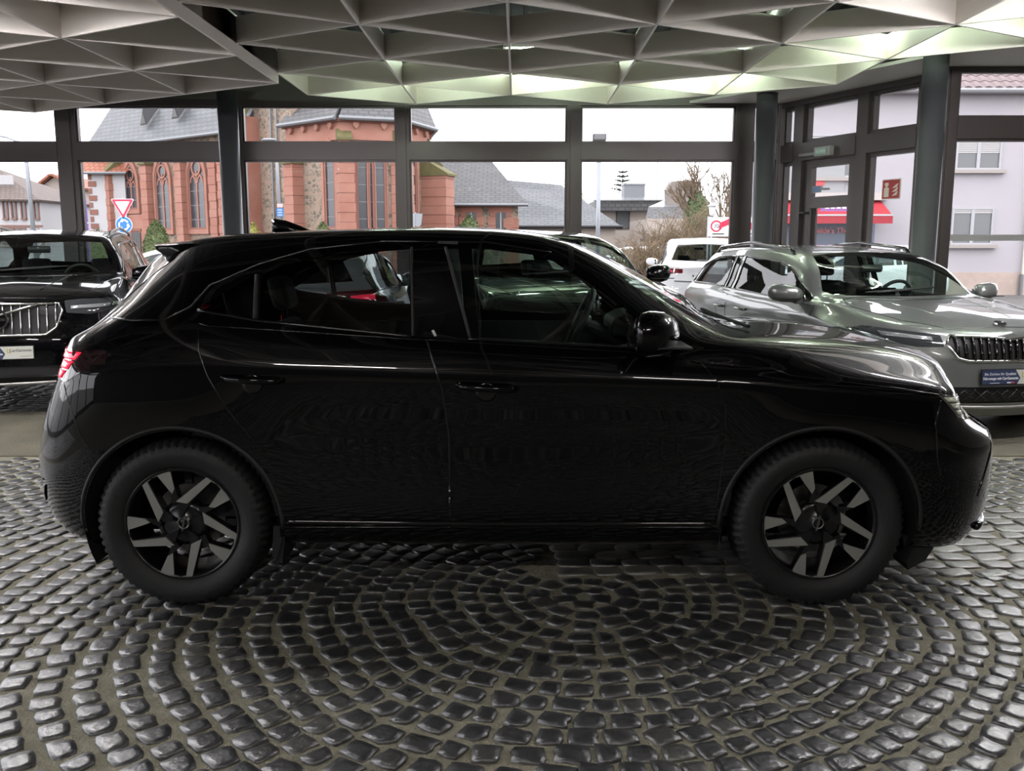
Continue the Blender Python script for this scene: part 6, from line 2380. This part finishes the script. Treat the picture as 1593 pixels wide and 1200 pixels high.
    if re_:
        for s in (-1, 1):
            f = cut(bm, [(s * p, q) for p, q in re_['lamp']], 'x', -1, cond=lambda m: m.x < xb + .1, facing=.03)
            take(bm, f, 'tail_lamp', M_REDDARK, root, -.002)
            lamp_patch([(s * p, q) for p, q in re_['red']], 'x', -1, 'tail_lamp_light', M_REDLAMP, .004, root, bv)
        h, n = surf(bv, 'x', -1, 0, re_['emblem'])
        if h:
            MB().lathe([(.035, 0), (.055, 0), (.055, .01), (.035, .01)], 24, frameM(h + n * .003, (0, -1, 0), (0, 0, 1)), close=True).build('emblem', M_CHROME, root)
            for i in range(6):
                y = -.20 + i * .08
                h, n = surf(bv, 'x', -1, y, re_['emblem'] - .11)
                MB().box(h.x - .008, h.x, y - .018, y + .018, re_['emblem'] - .125, re_['emblem'] - .09).build('tailgate_letter', M_CHROME, root)
        seam(bv, 'x', -1, [(-W * .6, zbr - .30), (0, zbr - .32), (W * .6, zbr - .30)], .01, 'tailgate_trim', M_GLOSSB, root)
    me = bpy.data.meshes.new('body_shell')
    bm.to_mesh(me)
    bm.free()
    link('body_shell', me, paint, root)
    for s in (-1, 1):
        for xw in (xa, xb):
            wheel(root, xw, s * (W - .115), R, R * .68, .225, 'five' if not far else 'five', s, M_ALLOY)
        if not far:
            mirror(root, cw - .28, s * W * .93, zb + .0, s, d.get('mirror', paint), 1.0)
            sp_ = [(rr + .18, zr - .075), (mid, zr - .045), (hd + .02, zr - .085)]
            if d.get('rails'):
                pts = []
                for x, z in [(rr + .10, 0), (rr + .2, .045), (mid, .055), (hd - .15, .045), (hd - .05, 0)]:
                    h, n = surf(bv, 'z', 1, x, s * W * .66)
                    pts.append(h + Vector((0, 0, z)))
                MB().tube(pts, .016, 8).build('roof_rail', d['rails'], root, smooth=True)
        MB().box(cp, A0, min(s * W * .86, s * W * .83), max(s * W * .86, s * W * .83), .35, zb - .03).build('door_card', M_CABIN, root)
    wheel_wells(root, (xa, xb), R, W, .2)
    if not far:
        cabin(root, cw - .05, gb + .25, W * .8, zb)
        seat(root, bp - .0, -.37)
        seat(root, bp - .0, .37)
        seat(root, cp + .05, 0, 'rear_bench', .62)
        MB().tube([(hd + .25, -.10, zr - .22), (hd + .25, .10, zr - .22)], .035, 8).build('inside_mirror', M_CABIN, root)
        for q in (-1, 1):
            h0 = Vector((cw + .05, q * .05 - .25, zc + .02))
            seam(bv, 'x', 1, [(q * .05 - .3, zc + .045), (q * .05 + .3 * 1, zc + .085)], .008, 'wiper', M_TRIM, root, lift=.01)
    else:
        MB().box(gb + .3, cw - .1, -W * .8, W * .8, .35, zb - .05).build('cabin_floor', M_CABIN, root)
    return root


# black car at left, nose towards the camera
dv_ = math.atan2(-.96, .28)
volvo = dict(W=.95, xf=2.35, xr=-2.33, cowl=1.02, header=.22, rr=-1.75, gb=-2.12, zhood=1.02, zcowl=1.16, belt=1.10, beltr=1.17, roof=1.63, ztail=1.08, R=.37, xfw=1.43, xrw=-1.43, zu=.26,
             rails=M_ALLOY, trim=M_CHROME,
             front=dict(lamp=[(.50, .98), (.62, .99), (.88, .985), (.90, .90), (.70, .86), (.52, .88)], drl=[(.55, .935), (.84, .945), (.84, .918), (.55, .91)],
                        grille=[(-.46, .96), (0, .965), (.46, .96), (.49, .90), (.44, .76), (.36, .70), (-.36, .70), (-.44, .76), (-.49, .90)],
                        lower=[(-.55, .44), (.55, .44), (.50, .34), (-.50, .34)], lip=[(-.80, .30), (0, .29), (.80, .30)], plate=.56, emblem=.835, emr=.085, slash=True, pitch=.066))
NOSE = Vector((-4.30, 7.55, 0))
hdg = Vector((.28, -.96, 0)).normalized()
make_car('black_suv', 'black SUV with vertical chrome grille bars facing the camera at left', NOSE - hdg * 2.35, math.atan2(hdg.y, hdg.x), volvo, M_BLACKP)

# grey estate car at right
octa = dict(W=.91, xf=2.34, xr=-2.35, cowl=.98, header=.15, rr=-1.85, gb=-2.18, zhood=.86, zcowl=.995, belt=.965, beltr=1.02, roof=1.46, ztail=1.0, R=.325, xfw=1.40, xrw=-1.29, zu=.18,
            rails=M_GLOSSB, trim=M_GLOSSB, nf=2.4, ef=.7,
            front=dict(lamp=[(.50, .80), (.60, .815), (.84, .84), (.90, .80), (.84, .745), (.66, .715), (.50, .72)], drl=[(.56, .785), (.82, .81), (.82, .785), (.56, .76)],
                       grille=[(-.44, .80), (-.15, .79), (0, .775), (.15, .79), (.44, .80), (.48, .74), (.42, .64), (.34, .62), (-.34, .62), (-.42, .64), (-.48, .74)],
                       lower=[(-.62, .43), (.62, .43), (.56, .31), (-.56, .31)], lip=[(-.74, .285), (0, .275), (.74, .285)], plate=.505, emblem=.865, emr=.045, pitch=.055, bar=.012,
                       barmat=M_GLOSSB, mesh=True))
NOSE = Vector((3.66, 6.55, 0))
hdg = Vector((math.sin(math.radians(10)), -math.cos(math.radians(10)), 0))
make_car('grey_estate_car', 'grey estate car facing the camera in the right corner', NOSE - hdg * 2.34, math.atan2(hdg.y, hdg.x), octa, M_GREYP)

# black car standing right behind the foreground car
blk = dict(W=.90, xf=2.10, xr=-2.2, cowl=.95, header=.20, rr=-1.75, gb=-2.05, zhood=1.05, zcowl=1.16, belt=1.13, beltr=1.16, roof=1.61, ztail=1.08, R=.35, xfw=1.33, xrw=-1.33, zu=.24)
hdg = Vector((.26, -.97, 0)).normalized()
make_car('dark_suv', 'black SUV parked directly behind the foreground car, mirror showing over its bonnet', (.2, 8.6, 0), math.atan2(hdg.y, hdg.x), blk, M_BLACKP)

suv = dict(W=.93, xf=2.25, xr=-2.25, cowl=.95, header=.2, rr=-1.9, gb=-2.15, zhood=1.0, zcowl=1.12, belt=1.07, beltr=1.12, roof=1.66, ztail=1.06, R=.36, xfw=1.38, xrw=-1.38, zu=.26,
           rear=dict(lamp=[(.40, 1.05), (.80, 1.07), (.92, 1.06), (.92, .96), (.80, .95), (.40, .97)], red=[(.60, 1.02), (.80, 1.03), (.80, .985), (.60, .985)], emblem=1.03))
make_car('silver_suv', 'silver hatchback seen through the tinted rear windows of the foreground car', (-2.12, 9.95, 0), math.pi / 2 + .06, dict(suv, roof=1.50, belt=1.0, beltr=1.04), M_SILVERP)
make_car('white_suv', 'white SUV parked outside with its tailgate to the window', (WP(1080, 400, 19)[0] + .25, 19.7, -.05), math.pi / 2 - .16, suv, M_WHITEP, group='cars parked outside')
make_car('silver_car', 'silver car parked outside behind the black SUV', (WP(262, 400, 24)[0], 24, -.05), math.pi + .1, dict(octa, front=None, roof=1.45), M_SILVERP, far=True, group='cars parked outside')
make_car('white_car', 'small white car far outside left of the white SUV', (WP(984, 390, 46)[0], 46, -.05), math.pi / 2 + .5, dict(octa, front=None), M_WHITEP, far=True, group='cars parked outside')
make_car('white_hatchback', 'white car outside, its roof showing through the glazed door', (WP(1300, 380, 23)[0] + .8, 24.0, -.05), math.pi, dict(octa, front=None, roof=1.52), M_WHITEP, far=True, group='cars parked outside')
